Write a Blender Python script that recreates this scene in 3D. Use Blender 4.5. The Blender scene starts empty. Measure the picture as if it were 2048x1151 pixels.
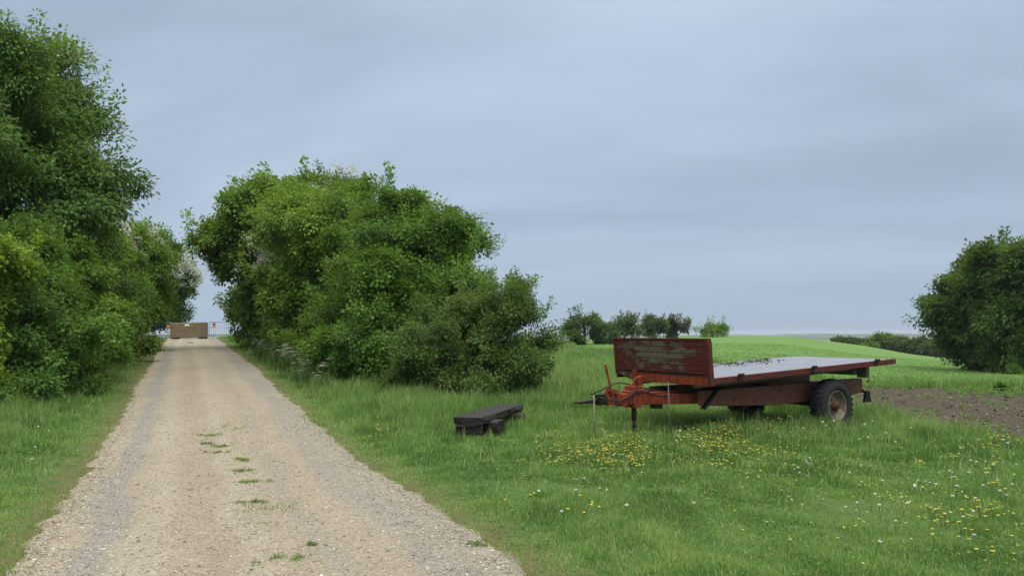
import bpy, math, random
import numpy as np
from mathutils import Vector, Matrix

R = math.radians
scene = bpy.context.scene
COL = scene.collection

# ------------------------------------------------------------------ camera
F = 1480.0 / 2048.0
cam_d = bpy.data.cameras.new('camera')
cam_d.sensor_width = 36.0
cam_d.lens = 36.0 * F
cam_d.clip_end = 20000.0
cam_d.clip_start = 0.05
cam = bpy.data.objects.new('camera', cam_d)
COL.objects.link(cam)
cam.location = (0, 0, 1.6)
cam.rotation_euler = (R(90 + 3.46), 0, 0)
scene.camera = cam

# ------------------------------------------------------------------ world: overcast sky
SUN_EL, SUN_AZ = 60.0, 154.0      # azimuth clockwise from +Y
world = bpy.data.worlds.new('World')
scene.world = world
world.use_nodes = True
wt = world.node_tree
wt.nodes.clear()


def wn(t, **kw):
    n = wt.nodes.new(t)
    for k, v in kw.items():
        setattr(n, k, v)
    return n


def wmath(op, a, b=None, c=None, clamp=False):
    n = wn('ShaderNodeMath', operation=op, use_clamp=clamp)
    for i, v in enumerate((a, b, c)):
        if v is None:
            continue
        if isinstance(v, (int, float)):
            n.inputs[i].default_value = v
        else:
            wt.links.new(v, n.inputs[i])
    return n.outputs[0]


sky = wn('ShaderNodeTexSky', sky_type='NISHITA', sun_disc=False)
sky.sun_elevation = R(SUN_EL)
sky.sun_rotation = R(SUN_AZ)
sky.dust_density = 2.0
tc = wn('ShaderNodeTexCoord')
sep = wn('ShaderNodeSeparateXYZ')
wt.links.new(tc.outputs['Generated'], sep.inputs[0])
zc = wmath('MAXIMUM', sep.outputs[2], 0.0)
den = wmath('ADD', zc, 0.20)
cx = wmath('DIVIDE', sep.outputs[0], den)
cy = wmath('DIVIDE', sep.outputs[1], den)
cmb = wn('ShaderNodeCombineXYZ')
wt.links.new(wmath('MULTIPLY', cx, 0.42), cmb.inputs[0])
wt.links.new(wmath('ADD', cy, wmath('MULTIPLY', cx, 0.25)), cmb.inputs[1])
n1 = wn('ShaderNodeTexNoise')
n1.inputs['Scale'].default_value = 0.8
n1.inputs['Detail'].default_value = 5.0
n1.inputs['Roughness'].default_value = 0.54
n1.inputs['Distortion'].default_value = 0.3
wt.links.new(cmb.outputs[0], n1.inputs['Vector'])
ramp = wn('ShaderNodeValToRGB')
e = ramp.color_ramp.elements
e[0].position = 0.33
e[0].color = (3.65, 4.5, 5.75, 1)
e[1].position = 0.66
e[1].color = (5.4, 6.6, 8.1, 1)
ramp.color_ramp.interpolation = 'EASE'
wt.links.new(n1.outputs[0], ramp.inputs[0])
# the cloud layer thins out in contrast towards the horizon, brightens towards the zenith
hz = wn('ShaderNodeMixRGB')
hz.inputs[2].default_value = (4.2, 5.3, 6.75, 1)
hf = wmath('SUBTRACT', 1.0, wmath('MULTIPLY', zc, 4.5), clamp=True)
wt.links.new(wmath('MULTIPLY', hf, 0.9), hz.inputs[0])
wt.links.new(ramp.outputs[0], hz.inputs[1])
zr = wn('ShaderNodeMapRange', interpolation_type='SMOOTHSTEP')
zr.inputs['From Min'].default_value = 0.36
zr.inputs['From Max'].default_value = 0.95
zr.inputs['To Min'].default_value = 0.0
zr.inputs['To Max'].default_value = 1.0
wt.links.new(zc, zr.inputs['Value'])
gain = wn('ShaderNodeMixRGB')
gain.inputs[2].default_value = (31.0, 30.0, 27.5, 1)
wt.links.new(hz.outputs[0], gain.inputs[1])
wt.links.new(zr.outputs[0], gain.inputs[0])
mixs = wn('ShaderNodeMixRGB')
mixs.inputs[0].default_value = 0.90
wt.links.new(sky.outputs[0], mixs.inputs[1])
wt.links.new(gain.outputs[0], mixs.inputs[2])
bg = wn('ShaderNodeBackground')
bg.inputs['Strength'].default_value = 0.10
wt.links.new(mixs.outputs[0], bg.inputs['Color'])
wo = wn('ShaderNodeOutputWorld')
wt.links.new(bg.outputs[0], wo.inputs['Surface'])

sun_d = bpy.data.lights.new('sun', 'SUN')
sun_d.energy = 1.5
sun_d.angle = R(28)
sun_d.color = (1.0, 0.96, 0.90)
sun = bpy.data.objects.new('sun', sun_d)
COL.objects.link(sun)
_az, _el = R(SUN_AZ), R(SUN_EL)
_dir = Vector((math.sin(_az) * math.cos(_el), math.cos(_az) * math.cos(_el), math.sin(_el)))
sun.rotation_euler = (-_dir).to_track_quat('-Z', 'Y').to_euler()

scene.view_settings.view_transform = 'Standard'
scene.view_settings.look = 'None'
scene.view_settings.exposure = 0.0
scene.view_settings.gamma = 1.0
scene.cycles.use_denoising = True
scene.cycles.max_bounces = 6
scene.cycles.diffuse_bounces = 3
scene.cycles.glossy_bounces = 2
scene.cycles.transmission_bounces = 4
scene.cycles.transparent_max_bounces = 4
scene.cycles.volume_bounces = 0

# ------------------------------------------------------------------ helpers: noise, terrain


def _hash(ix, iy, seed):
    h = (ix * 374761393 + iy * 668265263 + seed * 974711) & 0xFFFFFFFF
    h = ((h ^ (h >> 13)) * 1274126177) & 0xFFFFFFFF
    return ((h ^ (h >> 16)) & 0xFFFFFF) / float(0xFFFFFF)


def vnoise(x, y, seed=0):
    x = np.asarray(x, float)
    y = np.asarray(y, float)
    ix = np.floor(x).astype(np.int64)
    iy = np.floor(y).astype(np.int64)
    fx = x - ix
    fy = y - iy
    fx = fx * fx * (3 - 2 * fx)
    fy = fy * fy * (3 - 2 * fy)
    a = _hash(ix, iy, seed)
    b = _hash(ix + 1, iy, seed)
    c = _hash(ix, iy + 1, seed)
    d = _hash(ix + 1, iy + 1, seed)
    return (a * (1 - fx) + b * fx) * (1 - fy) + (c * (1 - fx) + d * fx) * fy


def fbm(x, y, seed=0, octv=4):
    s = 0
    a = 0.5
    for o in range(octv):
        s = s + a * vnoise(x * 2 ** o, y * 2 ** o, seed + o)
        a *= 0.5
    return s / (1 - 0.5 ** octv)


def sstep(a, b, x):
    t = np.clip((np.asarray(x, float) - a) / (b - a), 0, 1)
    return t * t * (3 - 2 * t)


T_D = np.array([0, 8, 12, 14, 18, 26, 35, 45, 52, 60, 80, 100, 130, 180, 300, 700.0])
T_U = np.array([-.75, -.43, -.2, .03, .14, .27, .36, .46, .56, .7])
T_H = np.array([
    [0, .02, .1, .2, .36, .6, .82, 1.05, 1.2, 1.2, 1.0, .5, -1, -4, -12, -45],
    [0, 0, .08, .18, .38, .62, .84, 1.08, 1.23, 1.18, .5, -.6, -2.5, -6, -14, -45],
    [0, 0, .04, .08, .18, .4, .58, .75, .85, .9, .8, .4, -.8, -4, -12, -45],
    [0, 0, 0, .01, .03, .08, .15, .26, .33, .4, .48, .5, .2, -3, -12, -45],
    [0, 0, -.02, -.03, -.03, 0, .06, .16, .24, .32, .48, .55, .5, -1, -10, -45],
    [0, 0, -.05, -.08, -.12, -.12, -.08, 0, .08, .17, .42, .64, .9, .7, -6, -45],
    [0, -.02, -.09, -.13, -.2, -.24, -.22, -.15, -.08, 0, .28, .53, .82, .5, -6, -45],
    [0, -.04, -.13, -.2, -.28, -.4, -.5, -.56, -.6, -.62, -.64, -.62, -.6, -1.4, -9, -45],
    [0, -.05, -.13, -.2, -.28, -.42, -.58, -.75, -.88, -1.02, -1.38, -1.75, -2.5, -4, -12, -45],
    [0, -.05, -.13, -.2, -.28, -.42, -.6, -.85, -1.05, -1.3, -2, -2.7, -3.8, -6, -14, -45]])


def _slopes(x, Y):
    """monotone-limited slopes along the last axis"""
    dx = np.diff(x)
    dl = np.diff(Y, axis=-1) / dx
    m = np.zeros_like(Y)
    a, b = dl[..., :-1], dl[..., 1:]
    s = a * b > 0
    with np.errstate(divide='ignore', invalid='ignore'):
        hm = np.where(s, 2 * a * b / (a + b), 0)
    m[..., 1:-1] = hm
    m[..., 0] = dl[..., 0]
    m[..., -1] = dl[..., -1]
    return m


T_MD = _slopes(T_D, T_H)


def _hgt(X, Y):
    r = np.hypot(X, Y)
    azr = np.arctan2(X, Y)
    az = np.clip(azr, -0.66, 0.62)
    u = np.tan(az)
    d = np.clip(r * np.cos(az), 0, 699.9)
    i = np.clip(np.searchsorted(T_D, d, side='right') - 1, 0, len(T_D) - 2)
    hh = T_D[i + 1] - T_D[i]
    t = (d - T_D[i]) / hh
    t2, t3 = t * t, t * t * t
    h00, h10, h01, h11 = 2 * t3 - 3 * t2 + 1, t3 - 2 * t2 + t, -2 * t3 + 3 * t2, t3 - t2
    cols = (T_H[:, i] * h00 + T_MD[:, i] * hh * h10 + T_H[:, i + 1] * h01 + T_MD[:, i + 1] * hh * h11).T
    mu = _slopes(T_U, cols)
    j = np.clip(np.searchsorted(T_U, u, side='right') - 1, 0, len(T_U) - 2)
    k = np.arange(len(u))
    hu = T_U[j + 1] - T_U[j]
    t = np.clip((u - T_U[j]) / hu, 0, 1)
    t2, t3 = t * t, t * t * t
    z = (cols[k, j] * (2 * t3 - 3 * t2 + 1) + mu[k, j] * hu * (t3 - 2 * t2 + t)
         + cols[k, j + 1] * (-2 * t3 + 3 * t2) + mu[k, j + 1] * hu * (t3 - t2))
    back = 1 - sstep(1.6, 2.9, np.abs(azr)) * (1 - sstep(200, 600, r))
    z = z * back
    z = z + (fbm(X * .5, Y * .5, 7, 3) - .5) * .06 * sstep(3, 9, r)
    z = z + (fbm(X * .012, Y * .012, 9, 3) - .5) * 14 * sstep(250, 900, r)
    return z


def hgt(X, Y):
    X = np.atleast_1d(np.asarray(X, float)).ravel()
    Y = np.atleast_1d(np.asarray(Y, float)).ravel()
    out = np.empty_like(X)
    for s in range(0, len(X), 200000):
        out[s:s + 200000] = _hgt(X[s:s + 200000], Y[s:s + 200000])
    return out


def h1(x, y):
    return float(hgt(x, y)[0])


def at(px, d):
    """world X of photo column px at depth d"""
    return (px - 1024) / 1480 * d


def zat(py, d):
    return 1.6 - (py - 665) * d / 1480


TRK_HALF = 1.80


def trk_c(y):
    return .62 - .443 * y


def trk_edge(y, side):
    """half width of the gravel at depth y, with its wandering edge"""
    y = np.asarray(y, float)
    return TRK_HALF + (fbm(y * .45, y * 0 + side * 7.3, 21, 3) - .5) * .26 + (vnoise(y * 3, y * 0 + side * 3.1, 5) - .5) * .05


def trk_in(x, y):
    """signed distance inside the track (positive inside)"""
    o = x - trk_c(y)
    return np.where(o > 0, trk_edge(y, 1) - o, trk_edge(y, -1) + o)


SOIL = np.array([(7.1, 7.5), (7.6, 12), (8.2, 18.0), (8.6, 22), (8.2, 30), (6.4, 40), (4.4, 49), (4.2, 54),
                 (7.2, 50), (10.0, 38), (12.3, 29), (14.0, 27.4), (17.1, 25.2), (24, 22.5), (30, 20), (30, 7.5)])


def in_poly(px, py, P):
    c = np.zeros(len(px), bool)
    n = len(P)
    for i in range(n):
        x1, y1 = P[i]
        x2, y2 = P[(i + 1) % n]
        m = (y1 > py) != (y2 > py)
        with np.errstate(divide='ignore', invalid='ignore'):
            xi = (x2 - x1) * (py - y1) / (y2 - y1 + 1e-12) + x1
        c ^= m & (px < xi)
    return c


def poly_dist(px, py, P):
    """signed distance, positive inside"""
    dmin = np.full(len(px), 1e9)
    n = len(P)
    for i in range(n):
        a = P[i]
        b = P[(i + 1) % n]
        ab = b - a
        t = np.clip(((px - a[0]) * ab[0] + (py - a[1]) * ab[1]) / (ab @ ab), 0, 1)
        dmin = np.minimum(dmin, np.hypot(px - a[0] - t * ab[0], py - a[1] - t * ab[1]))
    return np.where(in_poly(px, py, P), dmin, -dmin)


def soil_in(x, y):
    x = np.asarray(x, float)
    y = np.asarray(y, float)
    return poly_dist(x, y, SOIL) + (fbm(x * .7, y * .7, 33, 3) - .5) * 1.1


# ------------------------------------------------------------------ helpers: objects


def tag(o, label=None, cat=None, group=None, kind=None):
    if label:
        o['label'] = label
    if cat:
        o['category'] = cat
    if group:
        o['group'] = group
    if kind:
        o['kind'] = kind
    return o


def empty(name, loc=(0, 0, 0), rz=0.0):
    o = bpy.data.objects.new(name, None)
    COL.objects.link(o)
    o.location = loc
    o.rotation_euler = (0, 0, rz)
    o.empty_display_size = .2
    return o


def np_mesh(name, V, quads=None, tris=None, attrs=None, smooth=False, mats=(), mat_idx=None):
    me = bpy.data.meshes.new(name)
    V = np.asarray(V, np.float32).reshape(-1, 3)
    q = np.zeros((0, 4), np.int32) if quads is None else np.asarray(quads, np.int32).reshape(-1, 4)
    t = np.zeros((0, 3), np.int32) if tris is None else np.asarray(tris, np.int32).reshape(-1, 3)
    me.vertices.add(len(V))
    me.vertices.foreach_set('co', V.ravel())
    nl = q.size + t.size
    me.loops.add(nl)
    me.loops.foreach_set('vertex_index', np.concatenate([q.ravel(), t.ravel()]).astype(np.int32))
    me.polygons.add(len(q) + len(t))
    st = np.concatenate([np.arange(len(q)) * 4, q.size + np.arange(len(t)) * 3]).astype(np.int32)
    me.polygons.foreach_set('loop_start', st)
    if smooth:
        me.polygons.foreach_set('use_smooth', np.ones(len(q) + len(t), bool))
    for m in mats:
        me.materials.append(m)
    if mat_idx is not None:
        me.polygons.foreach_set('material_index', np.asarray(mat_idx, np.int32))
    for k, v in (attrs or {}).items():
        a = me.attributes.new(k, 'FLOAT', 'POINT')
        a.data.foreach_set('value', np.asarray(v, np.float32))
    me.update(calc_edges=True)
    return me


def obj(name, me, parent=None, loc=None):
    o = bpy.data.objects.new(name, me)
    COL.objects.link(o)
    if parent is not None:
        o.parent = parent
    if loc is not None:
        o.location = loc
    return o


class MB:
    """collects simple solids into one mesh"""

    def __init__(s):
        s.v, s.f, s.sm = [], [], []

    def add(s, vs, fs, smooth=False):
        o = len(s.v)
        s.v += [tuple(p) for p in vs]
        s.f += [tuple(i + o for i in f) for f in fs]
        s.sm += [smooth] * len(fs)
        return s

    def box(s, a, b, M=None):
        (x0, y0, z0), (x1, y1, z1) = a, b
        vs = [(x0, y0, z0), (x1, y0, z0), (x1, y1, z0), (x0, y1, z0), (x0, y0, z1), (x1, y0, z1), (x1, y1, z1), (x0, y1, z1)]
        if M is not None:
            vs = [tuple(M @ Vector(p)) for p in vs]
        return s.add(vs, [(0, 3, 2, 1), (4, 5, 6, 7), (0, 1, 5, 4), (1, 2, 6, 5), (2, 3, 7, 6), (3, 0, 4, 7)])

    def bar(s, p, q, w, h, up=(0, 0, 1)):
        p, q = Vector(p), Vector(q)
        d = (q - p).normalized()
        sd = d.cross(Vector(up)).normalized()
        u = sd.cross(d)
        vs = []
        for c in (p, q):
            for i, j in ((-1, -1), (1, -1), (1, 1), (-1, 1)):
                vs.append(c + sd * (w / 2 * i) + u * (h / 2 * j))
        return s.add(vs, [(0, 1, 2, 3), (7, 6, 5, 4), (0, 4, 5, 1), (1, 5, 6, 2), (2, 6, 7, 3), (3, 7, 4, 0)])

    def tube(s, pts, r, n=8, caps=True):
        pts = [Vector(p) for p in pts]
        rs = list(r) if hasattr(r, '__len__') else [r] * len(pts)
        o = []
        ref = Vector((0, 0, 1))
        for i, p in enumerate(pts):
            d = (pts[min(i + 1, len(pts) - 1)] - pts[max(i - 1, 0)]).normalized()
            a = d.cross(ref)
            if a.length < .2:
                a = d.cross(Vector((1, 0, 0)))
            a.normalize()
            b = d.cross(a)
            for k in range(n):
                t = 2 * math.pi * k / n
                o.append(p + (a * math.cos(t) + b * math.sin(t)) * rs[i])
        fs = []
        for i in range(len(pts) - 1):
            for k in range(n):
                k2 = (k + 1) % n
                fs.append((i * n + k, (i + 1) * n + k, (i + 1) * n + k2, i * n + k2))
        base = len(s.v)
        s.add(o, fs, True)
        if caps:
            s.f.append(tuple(base + k for k in range(n)))
            s.f.append(tuple(base + (len(pts) - 1) * n + k for k in reversed(range(n))))
            s.sm += [False, False]
        return s

    def lathe(s, prof, n=48, axis='y', c=(0, 0, 0), closed=False, smooth=True):
        """prof: list of (radius, offset along the axis)"""
        vs, fs = [], []
        m = len(prof)
        for k in range(n):
            t = 2 * math.pi * k / n
            for r, o in prof:
                vs.append((c[0] + r * math.cos(t), c[1] + o, c[2] + r * math.sin(t)))
        for k in range(n):
            k2 = (k + 1) % n
            for i in range(m if closed else m - 1):
                i2 = (i + 1) % m
                fs.append((k * m + i, k * m + i2, k2 * m + i2, k2 * m + i))
        return s.add(vs, fs, smooth)

    def prism(s, outl, fn0, fn1):
        """outl: 2D points; fn0/fn1 map them to the two faces"""
        n = len(outl)
        vs = [fn0(*p) for p in outl] + [fn1(*p) for p in outl]
        fs = [tuple(range(n)), tuple(range(2 * n - 1, n - 1, -1))]
        for i in range(n):
            j = (i + 1) % n
            fs.append((i, i + n, j + n, j))
        return s.add(vs, fs)

    def map(s, fn):
        s.v = [tuple(fn(*p)) for p in s.v]
        return s

    def build(s, name, mat, parent=None, bevel=0.0, seg=2):
        me = bpy.data.meshes.new(name)
        me.from_pydata(s.v, [], s.f)
        import bmesh
        bm = bmesh.new()
        bm.from_mesh(me)
        bmesh.ops.recalc_face_normals(bm, faces=bm.faces)
        bm.to_mesh(me)
        bm.free()
        me.polygons.foreach_set('use_smooth', s.sm)
        me.materials.append(mat)
        o = obj(name, me, parent)
        if bevel:
            b = o.modifiers.new('bevel', 'BEVEL')
            b.width = bevel
            b.segments = seg
            b.limit_method = 'ANGLE'
            b.angle_limit = R(40)
        return o


# ------------------------------------------------------------------ helpers: materials


class NT:
    def __init__(s, name):
        s.m = bpy.data.materials.new(name)
        s.m.use_nodes = True
        s.t = s.m.node_tree
        s.t.nodes.clear()
        s.out = s.t.nodes.new('ShaderNodeOutputMaterial')

    def n(s, t, **kw):
        n = s.t.nodes.new(t)
        for k, v in kw.items():
            setattr(n, k, v)
        return n

    def l(s, a, b):
        s.t.links.new(a, b)

    def put(s, sock, v):
        if isinstance(v, (int, float)):
            sock.default_value = v
        elif isinstance(v, tuple):
            sock.default_value = v if len(v) == 4 or sock.type == 'VECTOR' else (*v, 1)
        else:
            s.l(v, sock)

    def co(s, scale=(1, 1, 1), kind='Object', rot=(0, 0, 0)):
        a = s.n('ShaderNodeTexCoord')
        m = s.n('ShaderNodeMapping')
        m.inputs['Scale'].default_value = scale
        m.inputs['Rotation'].default_value = rot
        s.l(a.outputs[kind], m.inputs[0])
        return m.outputs[0]

    def noise(s, co, scale, detail=4, rough=.55, dist=0.0):
        n = s.n('ShaderNodeTexNoise')
        s.l(co, n.inputs['Vector'])
        n.inputs['Scale'].default_value = scale
        n.inputs['Detail'].default_value = detail
        n.inputs['Roughness'].default_value = rough
        n.inputs['Distortion'].default_value = dist
        return n.outputs[0]

    def voro(s, co, scale, feature='F1', out='Distance', rnd=1.0):
        n = s.n('ShaderNodeTexVoronoi', feature=feature)
        s.l(co, n.inputs['Vector'])
        n.inputs['Scale'].default_value = scale
        n.inputs['Randomness'].default_value = rnd
        return n.outputs[out]

    def ramp(s, fac, stops, interp='LINEAR'):
        n = s.n('ShaderNodeValToRGB')
        n.color_ramp.interpolation = interp
        el = n.color_ramp.elements
        while len(el) < len(stops):
            el.new(.5)
        for x, (p, c) in zip(el, stops):
            x.position = p
            x.color = (*c, 1) if len(c) == 3 else c
        s.put(n.inputs[0], fac)
        return n.outputs[0]

    def rng(s, v, a, b, c=0.0, d=1.0, smooth=False):
        n = s.n('ShaderNodeMapRange')
        if smooth:
            n.interpolation_type = 'SMOOTHSTEP'
        s.put(n.inputs['Value'], v)
        n.inputs['From Min'].default_value = a
        n.inputs['From Max'].default_value = b
        n.inputs['To Min'].default_value = c
        n.inputs['To Max'].default_value = d
        return n.outputs[0]

    def mix(s, f, a, b, op='MIX'):
        n = s.n('ShaderNodeMixRGB', blend_type=op)
        s.put(n.inputs[0], f)
        s.put(n.inputs[1], a)
        s.put(n.inputs[2], b)
        return n.outputs[0]

    def math(s, op, a, b=0.0, clamp=False):
        n = s.n('ShaderNodeMath', operation=op, use_clamp=clamp)
        s.put(n.inputs[0], a)
        s.put(n.inputs[1], b)
        return n.outputs[0]

    def attr(s, name, out='Fac'):
        n = s.n('ShaderNodeAttribute', attribute_name=name)
        return n.outputs[out]

    def bump(s, h, strength=.5, dist=.01, normal=None):
        n = s.n('ShaderNodeBump')
        n.inputs['Strength'].default_value = strength
        n.inputs['Distance'].default_value = dist
        s.put(n.inputs['Height'], h)
        if normal is not None:
            s.l(normal, n.inputs['Normal'])
        return n.outputs[0]

    def bsdf(s, color, rough=.7, spec=.3, metal=0.0, normal=None, out=True):
        p = s.n('ShaderNodeBsdfPrincipled')
        s.put(p.inputs['Base Color'], color)
        s.put(p.inputs['Roughness'], rough)
        s.put(p.inputs['Specular IOR Level'], spec)
        s.put(p.inputs['Metallic'], metal)
        if normal is not None:
            s.l(normal, p.inputs['Normal'])
        if out:
            s.l(p.outputs[0], s.out.inputs[0])
        return p.outputs[0]


def leaf_mat(name, stops, trans=.35, tcol=(.20, .31, .03), rough=.5, spec=.16):
    t = NT(name)
    c = t.ramp(t.attr('tone'), [(p, tuple(min(.85, x * 1.12) for x in q)) for p, q in stops])
    b = t.bsdf(c, rough, spec, out=False)
    tr = t.n('ShaderNodeBsdfTranslucent')
    t.put(tr.inputs[0], t.mix(.55, c, tcol))
    mx = t.n('ShaderNodeMixShader')
    mx.inputs[0].default_value = trans
    t.l(b, mx.inputs[1])
    t.l(tr.outputs[0], mx.inputs[2])
    t.l(mx.outputs[0], t.out.inputs[0])
    return t.m


def plain(name, c, rough=.6, spec=.3, metal=0.0, var=.25, scale=9.0, bump=.15):
    t = NT(name)
    co = t.co()
    n = t.noise(co, scale, 5, .6)
    n2 = t.noise(co, scale * 6, 3, .6)
    d = tuple(x * (1 - var) for x in c)
    li = tuple(min(1, x * (1 + var)) for x in c)
    col = t.mix(t.rng(n2, .3, .7, 0, .5), t.ramp(n, [(.3, d), (.7, li)]), tuple(x * .75 for x in c))
    t.bsdf(col, t.rng(n, .3, .7, rough - .1, rough + .1), spec, metal, t.bump(n2, bump, .01))
    return t.m


LM = {
    'ash': leaf_mat('ash_leaf', [(0, (.034, .080, .020)), (.5, (.088, .185, .042)), (.85, (.165, .275, .065)), (1, (.20, .17, .07))], .34),
    'hazel': leaf_mat('hazel_leaf', [(0, (.026, .068, .012)), (.5, (.076, .175, .028)), (1, (.17, .295, .045))], .34),
    'bright': leaf_mat('young_leaf', [(0, (.06, .11, .012)), (.5, (.15, .245, .025)), (1, (.25, .35, .036))], .34),
    'maple': leaf_mat('maple_leaf', [(0, (.046, .10, .014)), (.5, (.115, .22, .030)), (1, (.21, .33, .05))], .34),
    'thorn': leaf_mat('thorn_leaf', [(0, (.030, .064, .016)), (.5, (.074, .142, .034)), (.9, (.135, .21, .052)), (1, (.14, .12, .05))], .32),
    'dark': leaf_mat('dark_leaf', [(0, (.013, .034, .008)), (.5, (.038, .088, .016)), (1, (.085, .155, .028))], .32),
    'far': leaf_mat('far_leaf', [(0, (.022, .045, .018)), (.5, (.046, .088, .030)), (1, (.085, .14, .044))]),
    'farbrown': leaf_mat('bare_twig', [(0, (.03, .032, .026)), (.5, (.05, .055, .04)), (1, (.075, .088, .05))]),
    'blossom': leaf_mat('blossom', [(0, (.34, .38, .27)), (1, (.60, .62, .53))], .3, (.8, .8, .75), .6, .1),
    'weed': leaf_mat('weed_leaf', [(0, (.045, .105, .025)), (.5, (.09, .19, .04)), (1, (.16, .28, .06))]),
    'grass': leaf_mat('grass_blade', [(0, (.042, .098, .026)), (.45, (.132, .240, .062)), (.8, (.245, .375, .105)),
                                      (.92, (.32, .39, .15)), (1, (.40, .35, .20))], .40, (.18, .36, .04), .38, .3),
}
BARK = plain('bark', (.085, .07, .055), .9, .1, var=.4, scale=6, bump=.6)
BARK_GREY = plain('grey_bark', (.12, .115, .10), .9, .1, var=.35, scale=6, bump=.6)


# ------------------------------------------------------------------ ground
def axis(lo, hi, step, far, g=1.12):
    a = list(np.arange(lo, hi + 1e-6, step))
    s = step
    x = hi
    up = []
    while x < far:
        s *= g
        x += s
        up.append(x)
    s = step
    x = lo
    dn = []
    while x > -far:
        s *= g
        x -= s
        dn.append(x)
    return np.array(dn[::-1] + a + up)


def grid_faces(nx, ny):
    i = np.arange(ny - 1)[:, None] * nx + np.arange(nx - 1)[None, :]
    return np.stack([i, i + 1, i + nx + 1, i + nx], -1).reshape(-1, 4)


def ground_mat():
    t = NT('meadow_ground')
    co = t.co()
    n = t.noise(co, .35, 5, .6)
    n2 = t.noise(co, 6, 6, .65)
    n3 = t.noise(co, 40, 4, .6)
    g = t.ramp(n2, [(.3, (.035, .075, .017)), (.55, (.062, .135, .028)), (.75, (.095, .17, .04))])
    g = t.mix(t.rng(n, .35, .7, 0, .6), g, (.105, .165, .04))
    g = t.mix(t.rng(n3, .5, .72, 0, .7), g, (.095, .07, .042))
    g = t.mix(t.math('MULTIPLY', t.attr('worn'), t.rng(n2, .3, .6, .55, 1.0)), g, (.15, .105, .055))
    t.bsdf(g, .85, .15, normal=t.bump(t.math('ADD', n2, n3), .7, .06))
    return t.m


xs = axis(-32, 32, .3, 4000)
ys = axis(-4, 62, .3, 4000)
gx, gy = np.meshgrid(xs, ys)
gx, gy = gx.ravel(), gy.ravel()
gz = hgt(gx, gy)
ins = trk_in(gx, gy)
gz = gz - .09 * sstep(.12, .35, ins) * (gy < 74)
gz = gz - .07 * sstep(.15, .5, soil_in(gx, gy))
me = np_mesh('meadow', np.stack([gx, gy, gz], -1), grid_faces(len(xs), len(ys)), attrs={'worn': .7 * sstep(-.32, 0, ins) * (gy < 74)}, smooth=True, mats=[ground_mat()])
tag(obj('meadow', me), kind='structure')

# far hills across the valley
az = np.linspace(-1.25, 1.25, 160)
rr = np.array([1500, 1800, 2100, 2350, 2600, 2900, 3200, 3500])
A, RR = np.meshgrid(az, rr)
prof = np.interp(RR, [1500, 2600, 3000, 3500], [0, 1, 1, .3])
top = 47.5 + (fbm(A * 6 + 3, A * 0 + 2, 41, 3) - .5) * 26 + (fbm(A * 40, RR * .004, 43, 3) - .5) * 9
Z = -52 + prof * top
V = np.stack([np.sin(A) * RR, np.cos(A) * RR, Z], -1).reshape(-1, 3)
t = NT('far_hill_wood')
co = t.co()
nn = t.noise(co, .006, 4)
t.bsdf(t.ramp(nn, [(.4, (.03, .05, .025)), (.6, (.08, .12, .04))]), .9, .1)
me = np_mesh('hills', V, grid_faces(len(az), len(rr)), smooth=True, mats=[t.m])
tag(obj('hills', me), kind='structure')


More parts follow.
